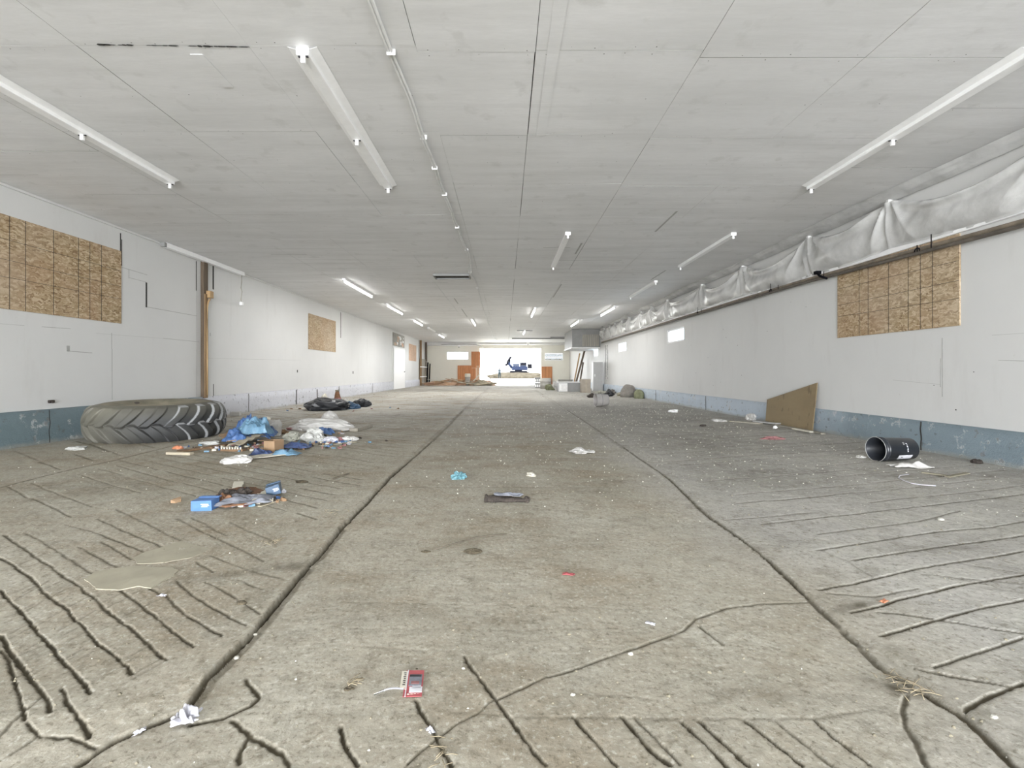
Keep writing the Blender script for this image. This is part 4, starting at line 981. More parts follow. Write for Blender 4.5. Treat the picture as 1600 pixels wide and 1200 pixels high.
# centre floor
bag('plastic_bag', 890, 934, 710, .075, .22, 51, M['bag_white'], 'white plastic bag alone on the centre slab, on the right', 'plastic bag', amp=.45, freq=2.5, lobes=[(-.3, .45, 1.1), (.75, .3, .6)])
bag('plastic_ball', 704, 728, 750, .065, .11, 52, M['teal'], 'crumpled teal plastic wad on the centre slab', 'plastic wad', amp=.5, freq=3.5)
def burnt():
    c = at(790, 785); r_ = root('burnt_log', c, 'charred black piece of wood lying on the centre slab', 'burnt wood', rz=-.05)
    bm = newbm()
    def blk(pts, rr, seed):
        b2 = newbm(); n = 14; tube(b2, [Vector(pts[0]).lerp(Vector(pts[1]), k / 26) for k in range(27)], [rr * (1.0 - .6 * (k / 26)) * (1 + .35 * noise.noise(Vector((k * .5, seed, 0)))) for k in range(27)], n)
        for v in b2.verts:
            nn = noise.noise(v.co * 45 + Vector((seed, 0, 0))); v.co += v.co.normalized() * .0; v.co.z += .012 * nn; v.co.y += .010 * noise.noise(v.co * 38); v.co.z = max(v.co.z, 0)
            v.co.z *= .7
        return b2
    link('main_chunk', blk([(-.155, .0, .025), (.15, -.005, .022)], .042, 1), M['char'], r_)
    link('splinter', blk([(-.09, .05, .05), (.07, .015, .035)], .022, 5), M['wood_dark'], r_)
    s = sheet('ash_flakes', .20, .05, .025, 8, M['grey_cloth'], r_, n=22, loc=(.02, .0, .045)); s.rotation_euler = (0, 0, -.05)
    b3 = crumple('end_lump', .03, .03, .035, 77, M['char'], r_, sub=3, loc=(.15, 0, 0))
burnt()
bag('dung_clod', 724, 754, 867, .022, .055, 53, M['dark_dung'], 'dark brown clod on the centre slab beside the thin twig', 'clod', sub=3)
bag('dung_clod', 656, 672, 864, .010, .03, 54, M['dark_dung'], 'small flat brown clod at the left tip of the thin twig', 'clod', sub=3)
bm = newbm(); tp = [(678, 860), (700, 854), (725, 847), (745, 841), (765, 838.5), (792, 836.5)]
tube(bm, [Vector((P(a, b).x, P(a, b).y, floor_z(*P(a, b)[:2]) + .006)) for a, b in tp], .0032, 6); tag(link('thin_twig', bm, M['stick']), 'long thin dark twig lying on the centre slab', 'twig')
bag('grass_clump', 822, 838, 745, .03, .1, 55, M['paper'], 'pale clod behind the charred wood on the centre slab', 'clod', sub=3)
# red wrapper
tag(sheet('red_wrapper', .055, .022, .006, 61, M['red'], loc=at(889, 899), rz=-.2, n=12, thick=.001, ragged=.3), 'tiny faded red wrapper on the centre slab', 'wrapper')
tag(sheet('clear_wrapper', .035, .018, .006, 62, M['tissue'], loc=at(1016, 973), rz=-.5, n=12, thick=.001), 'tiny pale wrapper above the long floor crack', 'wrapper')
tag(sheet('red_wrapper', .04, .02, .01, 63, M['orange'], loc=at(1381, 944), rz=.5, n=10, thick=.001), 'orange and white scrap in a groove on the right side', 'wrapper')

# printed card pack with feather
def card():
    q = [P(635, 1052), P(663, 1053), P(659, 1092), P(629, 1092)]; c = sum(q, Vector()) / 4; z0 = floor_z(c.x, c.y) + .006
    r_ = root('card_pack', (c.x, c.y, z0), 'flattened red and white printed card pack on the nearest floor', 'card pack', rot=(R(2), R(-2), 0))
    ql = [v - c for v in q]; A = [Vector((v.x, v.y, 0)) for v in ql]
    def quad(nm, u0, u1, v0, v1, z, mat, th=.0012):   # u left-right, v top-bottom
        def pt(u, v): return A[0].lerp(A[1], u).lerp(A[3].lerp(A[2], u), v)
        P4 = [pt(u0, v0), pt(u1, v0), pt(u1, v1), pt(u0, v1)]; bm = newbm()
        lo = [bm.verts.new((p.x, p.y, z)) for p in P4]; hi = [bm.verts.new((p.x, p.y, z + th)) for p in P4]
        bm.faces.new(hi); bm.faces.new(lo[::-1])
        for k in range(4): bm.faces.new((lo[k], lo[(k + 1) % 4], hi[(k + 1) % 4], hi[k]))
        bmesh.ops.recalc_face_normals(bm, faces=bm.faces); return link(nm, bm, mat, r_)
    quad('card', 0, 1, 0, 1, 0, M['red']); quad('white_flap', -.22, .10, .03, .68, .0002, M['paper']); quad('seam', .10, .15, 0, 1.0, .0013, M['label_white'])
    quad('grey_picture', .24, .92, .18, .62, .0013, M['grey_cloth']); quad('dark_band', .24, .88, .20, .28, .0026, M['ink'], .0004)
    quad('pale_picture', .35, .80, .45, .56, .0026, M['redcloth'], .0004); quad('white_picture', .3, .98, .66, .86, .0013, M['label_white']); quad('torn_white', .45, .9, .60, .72, .0013, M['tissue'])
    for k in range(7): quad('letter_stroke', -.10 + .03 * (k % 2), .04, .10 + .075 * k, .135 + .075 * k, .0016, M['ink'], .0004)
    for k in range(4): quad('red_scribble', .22 + .17 * k, .34 + .17 * k, .90, .93 - .01 * k, .0013, M['paper'], .0006)
card()
def feather(px0, py0, px1, py1, w, label, dark=True):
    a, b = at(px0, py0, .008), at(px1, py1, .012); n = 18; bm = newbm(); d = (b - a); s = Vector((-d.y, d.x, 0)).normalized(); L_, R_, C_ = [], [], []
    for i in range(n + 1):
        t = i / n; c = a.lerp(b, t) + s * (.010 * math.sin(t * 3.1)); ww = w * math.sin(min(1, t * 3.0 + .08) * math.pi / 2) * (1 - .35 * t); zz = .004 * math.sin(t * 3.1)
        L_.append(bm.verts.new(c + s * ww + Vector((0, 0, zz)))); C_.append(bm.verts.new(c + Vector((0, 0, zz + .003)))); R_.append(bm.verts.new(c - s * ww * .8 + Vector((0, 0, zz))))
    for i in range(n):
        for X_, Y_ in ((L_, C_), (C_, R_)):
            f = bm.faces.new((X_[i], Y_[i], Y_[i + 1], X_[i + 1])); f.smooth = True; f.material_index = 1 if (dark and i < 3) else (2 if dark and i < 6 else 0)
    bmesh.ops.solidify(bm, geom=list(bm.faces), thickness=.0008)
    r_ = root('feather', a, label, 'feather')
    for v in bm.verts: v.co -= a
    link('vane', bm, [M['tissue'], M['ink'], M['grey_cloth']], r_)
    bm = newbm(); tube(bm, [(0, 0, .003), ((b - a) * .5 + s * .010 + Vector((0, 0, .006))), (b - a) * 1.08], .0008, 6); link('quill', bm, M['paper'], r_)
feather(584, 1091, 631, 1085, .0065, 'grey tipped white feather lying left of the red card pack')
o = tag(sheet('crumpled_tissue', .058, .045, .030, 71, M['tissue'], loc=at(291, 1131, .006), rz=.3, n=26, freq=2.6, thick=.001, ragged=.35), 'crumpled pale lilac tissue on the left joint at the bottom edge', 'tissue')
tag(sheet('feather_tuft', .022, .014, .012, 72, M['tissue'], loc=at(672, 1144, .003), rz=-.9, n=14, thick=.0008, ragged=.4), 'small white feather tuft stuck in the groove below the card pack', 'feather')
tag(sheet('feather_tuft', .022, .012, .010, 73, M['tissue'], loc=at(218, 1150, .004), rz=.8, n=14, thick=.0008, ragged=.4), 'little white feather tuft at the bottom left of the left joint', 'feather')
tag(sheet('feather_tuft', .030, .014, .010, 74, M['tissue'], loc=at(253, 935, .003), rz=-.3, n=14, thick=.0008, ragged=.4), 'white feather tuft beside the dust-covered cardboard', 'feather')
for k, (px, py, s_, lab) in enumerate(((399, 990, .008, 'white pebble in the left joint, the upper of two'), (370, 1026, .011, 'white pebble in the left joint, the lower of two'), (985, 1022, .010, 'white pebble sitting on the long floor crack'), (724, 1045, .006, 'small pebble right of the card pack'),
        (895, 1087, .008, 'pale pebble on the centre slab below the long floor crack'), (378, 948, .020, 'dark brown lump in a groove left of the left joint'), (1553, 1128, .010, 'round pebble near the bottom right corner'), (213, 1149, .006, 'whitish pebble lying in the lower bend of the left joint'), (1470, 814, .022, 'pale flat pebble near the right photo edge'))):
    c = at(px, py); o = crumple('pebble', s_, s_ * .8, s_ * .6, 90 + k, M['dark_dung'] if 'brown' in lab else M['chip'], sub=2, loc=c, amp=.2); tag(o, lab, 'pebble')
# straw wisps
def straw(px, py, n, spread, label, seed, mat='straw', ln=.05):
    r = random.Random(seed); c = at(px, py); bm = newbm()
    for k in range(n):
        a = r.uniform(-.3, 1.3) if n < 14 else r.uniform(0, math.pi); l = r.uniform(.4, 1) * ln; o = Vector((r.gauss(0, spread), r.gauss(0, spread), .003 + r.uniform(0, .006)))
        d = Vector((math.cos(a), math.sin(a), r.uniform(-.05, .2))) * l; tube(bm, [o - d / 2 + Vector((0, 0, .002)), o + Vector((0, 0, .004)), o + d / 2], .0011, 4)
    for v in bm.verts: v.co.z = max(v.co.z, 0)
    tag(link('straw_wisp', bm, M[mat], loc=c), label, 'straw', kind='stuff')
straw(555, 1068, 10, .012, 'wisp of pale straw left of the card pack', 1); straw(430, 850, 16, .03, 'straw wisp lying at the left joint', 2); straw(520, 805, 16, .05, 'straw at the bend of the left joint', 3)
straw(1415, 1074, 26, .03, 'straw and grass in the widened right joint', 4, ln=.07); straw(690, 1178, 14, .02, 'straw wisp at the bottom of the centre slab', 5)
bag('twig_bundle', 536, 552, 1080, .008, .018, 56, M['dark_dung'], 'dark little twig end with the straw left of the card pack', 'twig', sub=3)

# dusty cardboard pieces on the left field
def flat_poly(name, pxs, mat, label, cat, th=.006, z=.0, warp=.006, seed=0):
    pts = [P(a, b) for a, b in pxs]; c = sum(pts, Vector()) / len(pts); zc = max(floor_z(p.x, p.y) for p in pts + [c]); bm = newbm()
    top = [bm.verts.new((p.x - c.x, p.y - c.y, 0)) for p in pts]; f = bm.faces.new(top)
    bmesh.ops.subdivide_edges(bm, edges=bm.edges[:], cuts=5, use_grid_fill=True); bmesh.ops.triangulate(bm, faces=bm.faces[:])
    bmesh.ops.subdivide_edges(bm, edges=bm.edges[:], cuts=1, use_grid_fill=True)
    fs = bm.faces[:]
    for v in bm.verts: v.co.z = warp * (1 + noise.noise(v.co * 6 + Vector((seed, 0, 0)))); v.co.x += .006 * noise.noise(v.co * 30); v.co.y += .006 * noise.noise(v.co * 34)
    r2 = bmesh.ops.extrude_face_region(bm, geom=fs)
    for e in r2['geom']:
        if isinstance(e, bmesh.types.BMVert): e.co.z += th
    bmesh.ops.recalc_face_normals(bm, faces=bm.faces)
    return tag(link(name, bm, mat, loc=(c.x, c.y, zc + z)), label, cat)
flat_poly('cardboard_sheet', [(133, 910), (150, 898), (215, 889), (262, 892), (278, 895), (272, 904), (236, 924), (215, 921), (187, 927), (150, 925)], M['card_dust'], 'flat dust-covered cardboard sheet with torn edges on the left field', 'cardboard', .004, -.006, .004)
flat_poly('cardboard_sheet', [(208, 876), (225, 868), (283, 850), (330, 862), (300, 876), (258, 884), (215, 886)], M['card_dust'], 'second dust-covered cardboard sheet, behind the torn one on the left field', 'cardboard', .002, -.005, .003, 3)

# ---- blue and grey litter heap in front of the far left field
flat_poly('burnt_carton', [(330, 786), (347, 775), (372, 769), (400, 768), (412, 772), (405, 782), (395, 794), (372, 797), (352, 800), (338, 796)], M['rust_cloth'], 'scorched brown carton remains in the small litter heap', 'carton', .012, 0, .012, 5)
def openbox(name, px, py, w, d, h, rz, mat, label, cat, white=True, tilt=(0, 0)):
    c = at(px, py); r_ = root(name, (c.x, c.y, c.z + .002 + abs(w / 2 * math.sin(tilt[1])) + abs(d / 2 * math.sin(tilt[0]))), label, cat, rot=(tilt[0], tilt[1], rz))
    bm = newbm(); box(bm, -w / 2, w / 2, -d / 2, d / 2, 0, h, bev=.003)
    for v in bm.verts: v.co += .008 * noise.noise_vector(v.co * 14 + Vector((px, 0, 0)))
    link('carton_body', bm, mat, r_)
    if white:
        bm = newbm()
        for k, (x0, x1, z0, z1) in enumerate(((.0, .38, .62, .70), (.05, .42, .50, .56), (.02, .34, .40, .44))): box(bm, x0 * w, x1 * w, -d / 2 - .006, -d / 2 - .004, z0 * h, z1 * h)
        link('printed_lines', bm, M['label_white'], r_)
    bm = newbm(); box(bm, -w / 2, w / 2, d / 2 - .01, d / 2 + .03, h, h + .004); link('carton_flap', bm, mat, r_)
    return r_
openbox('blue_carton', 321, 798, .135, .10, .068, .04, M['box_blue'], 'bright blue carton with white print at the left end of the small litter heap', 'carton')
openbox('slate_carton', 430, 777, .10, .10, .075, .35, M['box_navy'], 'slate blue carton tilted at the right end of the small litter heap', 'carton', True, (0, R(-14)))
flat_poly('cream_tile', [(362, 769), (366, 759), (381, 759), (379, 768), (373, 770)], M['paper'], 'cream paper square behind the small litter heap', 'paper', .006, .01, .006)
flat_poly('speckled_card', [(393, 792), (403, 779), (418, 774), (413, 786), (408, 792)], M['paper'], 'cream speckled card strip in front of the slate blue carton', 'card', .004, .02, .008)
tag(sheet('stained_cloth', .34, .22, .05, 81, M['grey_cloth'], loc=at(385, 789, .012), rz=.3, n=30), 'stained grey and blue cloth in the middle of the small litter heap', 'cloth')
tag(sheet('charred_rag', .22, .11, .055, 82, M['char'], loc=at(366, 783, .03), rz=.2, n=24, freq=2.4), 'black charred rag on top of the small litter heap', 'rag')
tag(sheet('rust_rag', .15, .1, .05, 83, M['rust_cloth'], loc=at(352, 791, .02), rz=-.2, n=20, freq=2.4), 'rust brown rag beside the bright blue carton', 'rag')
bag('plastic_scrap', 438, 446, 773, .03, .04, 57, M['tissue'], 'small white crumple at the tip of the slate blue carton', 'scrap', sub=3)
plank(405, 795, 440, 784, .03, .006, M['card_pale'], 'pale splinter lying before the slate blue carton', 'splinter', cat='splinter')
plank(519, 752, 545, 743, .018, .012, M['stick'], 'short dark stick lying left of the left joint', 'stick', cat='stick')
bag('leaf_litter', 459, 480, 757, .02, .05, 58, M['dark_dung'], 'dark brown clod between the small litter heap and the short stick', 'clod', sub=3)

# ---- the big litter heap beside the tyre
bag('plastic_bag', 341, 389, 727, .085, .22, 101, M['bag_white'], 'white plastic bag lying alone in front of the big litter heap', 'plastic bag', rz=.15, freq=1.6, amp=.3)
bag('orange_wrapper', 268, 284, 704, .05, .07, 102, M['orange'], 'orange and white packet at the foot of the tire', 'packet', sub=3)
bag('foil_crumple', 311, 342, 697, .05, .12, 103, M['foil'], 'crinkled pale film between the tire and the litter heap', 'film')
bag('foil_crumple', 95, 127, 706, .04, .18, 104, M['foil'], 'crinkled pale film on the floor left of the tire', 'film')
bag('plastic_bag', 398, 434, 684, .24, .3, 105, M['bag_white'], 'white bag rising behind the blue plastic of the litter heap', 'plastic bag', rz=.3)
openbox('tube_carton', 409, 679, .075, .06, .25, .5, M['paper'], 'upright torn white carton end at the back of the litter heap', 'carton', False, (0, R(22)))
tag(sheet('blue_tarp', .56, .34, .27, 106, M['tarp_blue'], loc=at(396, 690, .03), rz=.15, n=44, freq=1.8, drape=.14), 'blue plastic bag heaped in the litter beside the tire', 'blue plastic')
tag(sheet('light_blue_film', .40, .26, .18, 107, M['tarp_light'], loc=at(399, 694, .11), rz=.0, n=36, freq=2.2, drape=.14), 'light blue crumpled film in the middle of the heap', 'blue plastic')
tag(sheet('blue_fin', .09, .06, .10, 108, M['tarp_blue'], loc=at(390, 684, .20), rz=.4, n=18, freq=2.5, drape=.07), 'peak of deep blue plastic sticking up from the heap', 'blue plastic')
tag(sheet('blue_tarp', .32, .2, .11, 109, M['tarp_blue'], loc=at(370, 697, .04), rz=-.1, n=30, freq=2.0, drape=.08), 'bright blue plastic scrap by the slatted tray at the heap front', 'blue plastic')
# slatted tray
r_ = root('slatted_tray', at(364, 706), 'small brown tray with white teeth along its edge at the front left of the heap', 'tray', rz=-.08)
bm = newbm(); box(bm, -.14, .14, -.03, .05, 0, .025); link('tray_base', bm, M['card_brown'], r_)
bm = newbm()
for k in range(8): box(bm, -.13 + k * .034, -.115 + k * .034, -.034, -.02, .025, .05)
link('white_teeth', bm, M['paper'], r_)
plank(280, 709, 352, 698, .10, .02, M['card_brown'], 'long brown board sticking out of the litter heap towards the tire')
plank(262, 711, 300, 712, .06, .03, M['card_pale'], 'pale splintered board end in front of the tire')
flat_poly('cardboard_flap', [(352, 712), (385, 705), (415, 693), (398, 688), (378, 700)], M['card_pale'], 'pale folded cardboard flap along the front of the heap', 'cardboard', .01, .05, .04)
flat_poly('cardboard_flap', [(355, 700), (342, 690), (360, 682), (378, 688), (375, 698)], M['card_tan'], 'tan cardboard scrap between the tire and the blue plastic', 'cardboard', .01, .03, .03, 4)
def cardbox(px, py, w, h, d, rz, mat, label):
    r_ = root('cardboard_box', at(px, py), label, 'cardboard box', rz=rz)
    bm = newbm(); t = .005; box(bm, -w / 2, w / 2, -d / 2, -d / 2 + t, 0, h); box(bm, -w / 2, w / 2, d / 2 - t, d / 2, 0, h); box(bm, -w / 2, -w / 2 + t, -d / 2 + t, d / 2 - t, 0, h); box(bm, w / 2 - t, w / 2, -d / 2 + t, d / 2 - t, 0, h); box(bm, -w / 2, w / 2, -d / 2 + t, d / 2 - t, 0.001, t)
    link('box_walls', bm, mat, r_)
    bm = newbm(); box(bm, -w / 2 - .09, -w / 2, -d / 2, d / 2, h - .004, h)
    o = link('box_flap', bm, M['card_brown'], r_); o.rotation_euler = (0, R(0), 0)
cardbox(428, 706, .15, .13, .16, -.25, M['card_tan'], 'tan open cardboard box in the front middle of the litter heap')
tag(sheet('navy_film', .36, .15, .06, 110, M['tarp_navy'], loc=at(462, 703, .01), rz=-.1, n=30, drape=.03), 'dark blue film trailing right of the tan cardboard box', 'blue plastic')
tag(sheet('navy_film', .28, .14, .06, 111, M['tarp_light'], loc=at(447, 713, .005), rz=.05, n=30, drape=.02), 'dirty light blue film on the floor in front of the tan box', 'blue plastic')
tag(sheet('navy_film', .24, .12, .06, 112, M['tarp_navy'], loc=at(408, 712, .005), rz=.1, n=26, drape=.02), 'crumpled navy film directly below the tan box', 'blue plastic')
flat_poly('white_strip', [(393, 716), (420, 712), (460, 710), (464, 713), (430, 716), (396, 720)], M['paper'], 'long whitish strip along the front edge of the heap', 'strip', .006, .0, .01)
bag('plastic_bag', 442, 552, 676, .20, .42, 113, M['bag_white'], 'large lumpy white bag at the right of the heap', 'plastic bag', amp=.28, freq=1.5, lobes=[(-.6, .38, .95), (.05, .42, .9), (.65, .36, .95)])
bag('plastic_bag', 498, 526, 668, .27, .26, 114, M['bag_white'], 'rounded top of white bag behind the large lumpy bag', 'plastic bag', amp=.15, freq=1.2)
tag(sheet('navy_film', .36, .10, .10, 115, M['tarp_blue'], loc=at(502, 683, .02), rz=-.1, n=30, drape=.05), 'blue plastic peeking out below the large lumpy white bag', 'blue plastic')
bag('clear_bag', 464, 504, 694, .16, .28, 116, M['foil'], 'see-through film bag full of rubbish in front of the large white bag', 'plastic bag')
bag('clear_bag', 436, 468, 692, .12, .3, 117, M['bag_clear'], 'grey-green dusty bag between the blue heap and the film bag', 'plastic bag')
bag('milk_jug', 500, 526, 694, .075, .16, 118, M['tissue'], 'pale pink crumpled packet right of the film bag', 'packet')
bag('milk_jug', 532, 556, 692, .07, .15, 119, M['bag_white'], 'white and pink packet at the right tip of the heap', 'packet')
bag('pink_rag', 518, 540, 692, .05, .12, 120, M['redcloth'], 'dull red rag between two pale packets', 'rag')
plank(500, 699, 556, 693, .06, .006, M['card_pale'], 'pale flat card strip under the packets at the heap right end', 'card_strip', cat='card')
plank(552, 676, 576, 669, .14, .05, M['wood_grey'], 'dusty grey piece of wood right of the large white bag', 'wood_piece', cat='wood')
bag('brown_rag', 424, 446, 680, .08, .18, 121, M['card_brown'], 'dark brown rag with white bits behind the blue heap', 'rag')
bag('red_rag', 444, 466, 674, .05, .15, 122, M['redcloth'], 'dark red scrap behind the grey-green bag', 'rag')
openbox('foam_block', 368, 651, .20, .1, .08, .1, M['bag_white'], 'white foam block at the left curb right of the tire', 'foam', False)

# ---- black bags near the left wall
bag('garbage_bag', 465, 548, 643, .40, .9, 131, M['black_bag'], 'large black garbage bag lying open near the left wall', 'garbage bag', freq=1.3, amp=.32, lobes=[(-.5, .55, 1.0), (.5, .6, .65)])
bag('garbage_bag', 548, 575, 637, .24, .5, 132, M['black_bag'], 'small black bag right of the large black garbage bag', 'garbage bag')
bag('garbage_bag', 530, 560, 640, .17, .4, 133, M['box_navy'], 'dark blue-grey rag between the two black bags', 'rag')
bag('foil_crumple', 516, 528, 634, .16, .3, 134, M['foil'], 'glittering foil scrap on the large black bag', 'film', sub=3)
bag('foil_crumple', 536, 544, 629.5, .14, .25, 135, M['foil'], 'pale foil scrap behind the dark blue-grey rag', 'film', sub=3)
# brown bottle-shaped carton standing
c = at(528, 630); r_ = root('drink_bottle', (c.x, c.y, 0.0), 'brown and red bottle standing behind the black garbage bags', 'bottle', rot=(0, R(-4), 0))
c_s = 1.25
bm = newbm(); lathe(bm, [(0, 0), (.075 * c_s, 0), (.085 * c_s, .02), (.08 * c_s, .16), (.055 * c_s, .30), (.04 * c_s, .37), (0, .37)], 20); link('bottle_body', bm, M['rust_cloth'], r_)
bm = newbm(); lathe(bm, [(.086 * c_s, .06), (.088 * c_s, .07), (.086 * c_s, .16), (.083 * c_s, .17)], 20); link('bottle_label', bm, M['redcloth'], r_)
bm = newbm(); lathe(bm, [(0, .371), (.042 * c_s, .371), (.042 * c_s, .42), (0, .42)], 16); link('bottle_cap', bm, M['sidewall'], r_)
c = at(494, 633); bm = newbm(); tube(bm, [(c.x, c.y + .1, 0), (c.x - .01, c.y + .1, .46)], .012, 6); tag(link('thin_rod', bm, M['char']), 'thin dark rod standing upright behind the large black bag', 'rod')
bag('white_crumple', 497, 512, 634, .30, .3, 136, M['paper'], 'whitish crumpled paper on the back of the large black bag', 'paper', sub=3)

# torn bits around the litter heaps
def bits(name, spots, label, seed):
    r = random.Random(seed); bm = newbm(); ms = ['paper', 'tarp_blue', 'card_brown', 'redcloth', 'tissue', 'char', 'tarp_light', 'card_tan']
    for px, py, rx, ry, n in spots:
        c = P(px, py)
        for _ in range(n):
            x = c.x + r.gauss(0, rx); y = c.y + r.gauss(0, ry); s = r.uniform(.012, .04); z = floor_z(x, y); a = r.uniform(0, 6.28); mi = r.randrange(len(ms)); k = r.randint(4, 6)
            q = [(x + s * r.uniform(.5, 1.2) * math.cos(a + 6.28 * i / k), y + s * r.uniform(.5, 1.2) * math.sin(a + 6.28 * i / k)) for i in range(k)]
            lo = [bm.verts.new((u, v, z)) for u, v in q]; hi = [bm.verts.new((u, v, z + r.uniform(.004, .03))) for u, v in q]
            bm.faces.new(hi).material_index = mi
            for i in range(k): bm.faces.new((lo[i], lo[(i + 1) % k], hi[(i + 1) % k], hi[i])).material_index = mi
    bmesh.ops.recalc_face_normals(bm, faces=bm.faces)
    tag(link(name, bm, [M[m] for m in ms]), label, 'litter', kind='stuff')
bits('litter_bits', [(400, 702, .35, .16, 60), (470, 698, .45, .22, 60), (520, 690, .3, .2, 30), (330, 702, .3, .08, 16), (450, 680, .5, .2, 24)], 'small torn bits of paper and plastic strewn through the big litter heap', 5)
bits('litter_bits', [(375, 787, .16, .07, 34), (425, 785, .07, .05, 8)], 'small torn scraps strewn through the small litter heap', 6)
bits('litter_bits', [(525, 640, .6, .3, 26)], 'small scraps strewn around the black garbage bags', 7)
# chips, grit, straw over the whole floor
def scatter(name, n, mat, label, cat, seed, smin, smax, dens):
    r = random.Random(seed); bm = newbm(); k = 0
    while k < n:
        y = 1.05 + 22 * r.random() ** 1.6; x = r.uniform(max(XL + .1, -1.12 * y - .1), min(XR - .1, 1.12 * y + .1))
        if r.random() > dens(x, y): continue
        s = r.uniform(smin, smax) ** 1.0 * (r.random() ** 1.5 * .8 + .25) * (1 + .14 * y); z = floor_z(x, y); a = r.uniform(0, 3.1); el = r.uniform(.5, 1)
        base = [bm.verts.new((x + s * math.cos(a + q) * (1 if i % 2 else el), y + s * el * math.sin(a + q), z - .001)) for i, q in enumerate((0, 1.3, 2.7, 4.1, 5.2))]
        top = [bm.verts.new((v.co.x * .45 + x * .55, v.co.y * .45 + y * .55, z + s * r.uniform(.4, .8))) for v in base]
        for i in range(5): bm.faces.new((base[i], base[(i + 1) % 5], top[(i + 1) % 5], top[i]))
        bm.faces.new(top); k += 1
    tag(link(name, bm, mat), label, cat, kind='stuff')
scatter('plaster_chips', 5200, M['chip'], 'scattered whitish chips and crumbs strewn over the whole concrete floor', 'debris', 1, .0025, .0065, lambda x, y: (.03 if y < 3 else .35 if y < 4 else 1) * (1 if x > -.9 else .35))
scatter('dirt_crumbs', 3600, M['grit'], 'scattered brown crumbs of dirt over the whole concrete floor', 'debris', 2, .002, .007, lambda x, y: .8 if y < 5 else .6)

# ================================================================== FAR RIGHT JUNK
def rbox(name, px0, px1, pyb, h, d, mat, label, cat, rz=0, extra=None, bev=.01):
    a, b = P(px0, pyb), P(px1, pyb); w = b.x - a.x; r_ = root(name, ((a.x + b.x) / 2, a.y + d / 2, 0.003), label, cat, rz=rz)
    bm = newbm(); box(bm, -w / 2, w / 2, -d / 2, d / 2, 0, h, bev=bev); link('body', bm, mat, r_)
    if extra: extra(r_, w, d, h)
    return r_
def locker(r_, w, d, h):
    bm = newbm(); box(bm, -w / 2 + .02, w * .16, -d / 2 - .018, -d / 2 - .001, .03, h - .03, bev=.004); dr = link('door', bm, M['steel_grey'], r_)
    bm = newbm(); box(bm, -w / 2 + .06, -w / 2 + .09, -d / 2 - .05, -d / 2 - .019, h * .5, h * .5 + .12, bev=.004); link('handle', bm, M['white'], dr)
rbox('steel_locker', 927, 942, 611.3, 1.49, .45, M['steel_grey'], 'tall pale grey steel locker standing near the right wall', 'locker', extra=locker)
def slot(r_, w, d, h):
    bm = newbm(); box(bm, -w / 2 - .01, w / 2 + .01, -d / 2 - .01, d / 2 + .01, h + .002, h + .03); link('lid', bm, M['offwhite'], r_)
    bm = newbm(); box(bm, -w * .49, -w * .10, -d / 2 - .012, -d / 2 - .001, .02, h - .03); link('pale_left_face', bm, M['offwhite'], r_)  # left face of the chest coloured paler, as a thin plate on the darker body
    bm = newbm(); box(bm, -w * .42, -w * .38, -d / 2 - .02, -d / 2 - .013, .1, h - .1); link('catch', bm, M['white'], r_)
rbox('freezer_chest', 872.5, 908, 612.5, .46, .9, M['steel_shade'], 'low wide grey chest left of the brown carton stack', 'chest', extra=slot)
def seam(r_, w, d, h):
    bm = newbm(); box(bm, -.012, .012, -d / 2 - .008, -d / 2 - .002, .02, h - .02); link('tape', bm, M['card_pale'], r_)
    bm = newbm(); box(bm, -w / 2 - .005, w / 2 + .005, -d / 2, d / 2, h + .012, h + .022); link('lid', bm, M['card_pale'], r_)
rbox('upright_carton', 908.5, 923, 614, .63, .42, M['kraft'], 'upright grey-brown carton between the grey chest and the locker', 'carton', extra=seam)
# concrete drum, sack, crates, blue bag
c = P(853.5, 608); r_ = root('steel_drum', (c.x, c.y + .3, .003), 'grey dented drum left of the grey chest', 'drum')
bm = newbm(); lathe(bm, [(0, 0), (.32, 0), (.32, .2), (.335, .21), (.32, .22), (.32, .42), (.335, .43), (.32, .44), (.315, .62), (.28, .62), (.27, .58), (0, .58)], 28); link('drum_body', bm, M['concrete'], r_)
bag('green_sack', 852, 866, 610, .30, .5, 141, M['moss'], 'dark green sack lying in front of the dented drum', 'sack')
for k, z in enumerate((0, .33)):
    c = P(840.5, 606.5); r_ = root('bottle_crate', (c.x, c.y + .3, .002 + z), ('lower' if k == 0 else 'upper') + ' dark crate of the stack left of the dented drum', 'crate')
    bm = newbm(); w, d, h = .36, .4, .31; box(bm, -w / 2, w / 2, -d / 2 + .02, d / 2, 0, h, bev=.006); link('crate_body', bm, M['steel_shade'], r_)
    bm = newbm()
    for q in range(3): box(bm, -w / 2 + .02 + q * .115, -w / 2 + .10 + q * .115, -d / 2 - .0, -d / 2 + .019, .06, .22)
    link('white_opening', bm, M['white'], r_)
bag('blue_sack', 862, 873.5, 598, .46, .5, 142, M['tarp_blue'], 'blue bag standing behind the grey chest beside the drum', 'bag')
bag('white_sack', 863, 873, 607, .42, .4, 143, M['bag_white'], 'white sack right under the blue bag beside the drum', 'sack')
bag('white_sack', 896, 909, 601, .55, .6, 144, M['bag_white'], 'white cloth slumped behind the grey chest at the leaning beams', 'cloth')
def beam(p0, p1, w, t, mat, label, name='leaning_beam', cat='beam', group=None):
    a, b = Vector(p0), Vector(p1); q = (b - a).to_track_quat('Z', 'X'); bm = newbm(); box(bm, -w / 2, w / 2, -t / 2, t / 2, 0, (b - a).length, bev=.004)
    o = link(name, bm, mat, loc=a); o.rotation_mode = 'QUATERNION'; o.rotation_quaternion = q; return tag(o, label, cat, group)
g = lambda px, py, D: tuple(PD(px, D, ZD(py, D)))
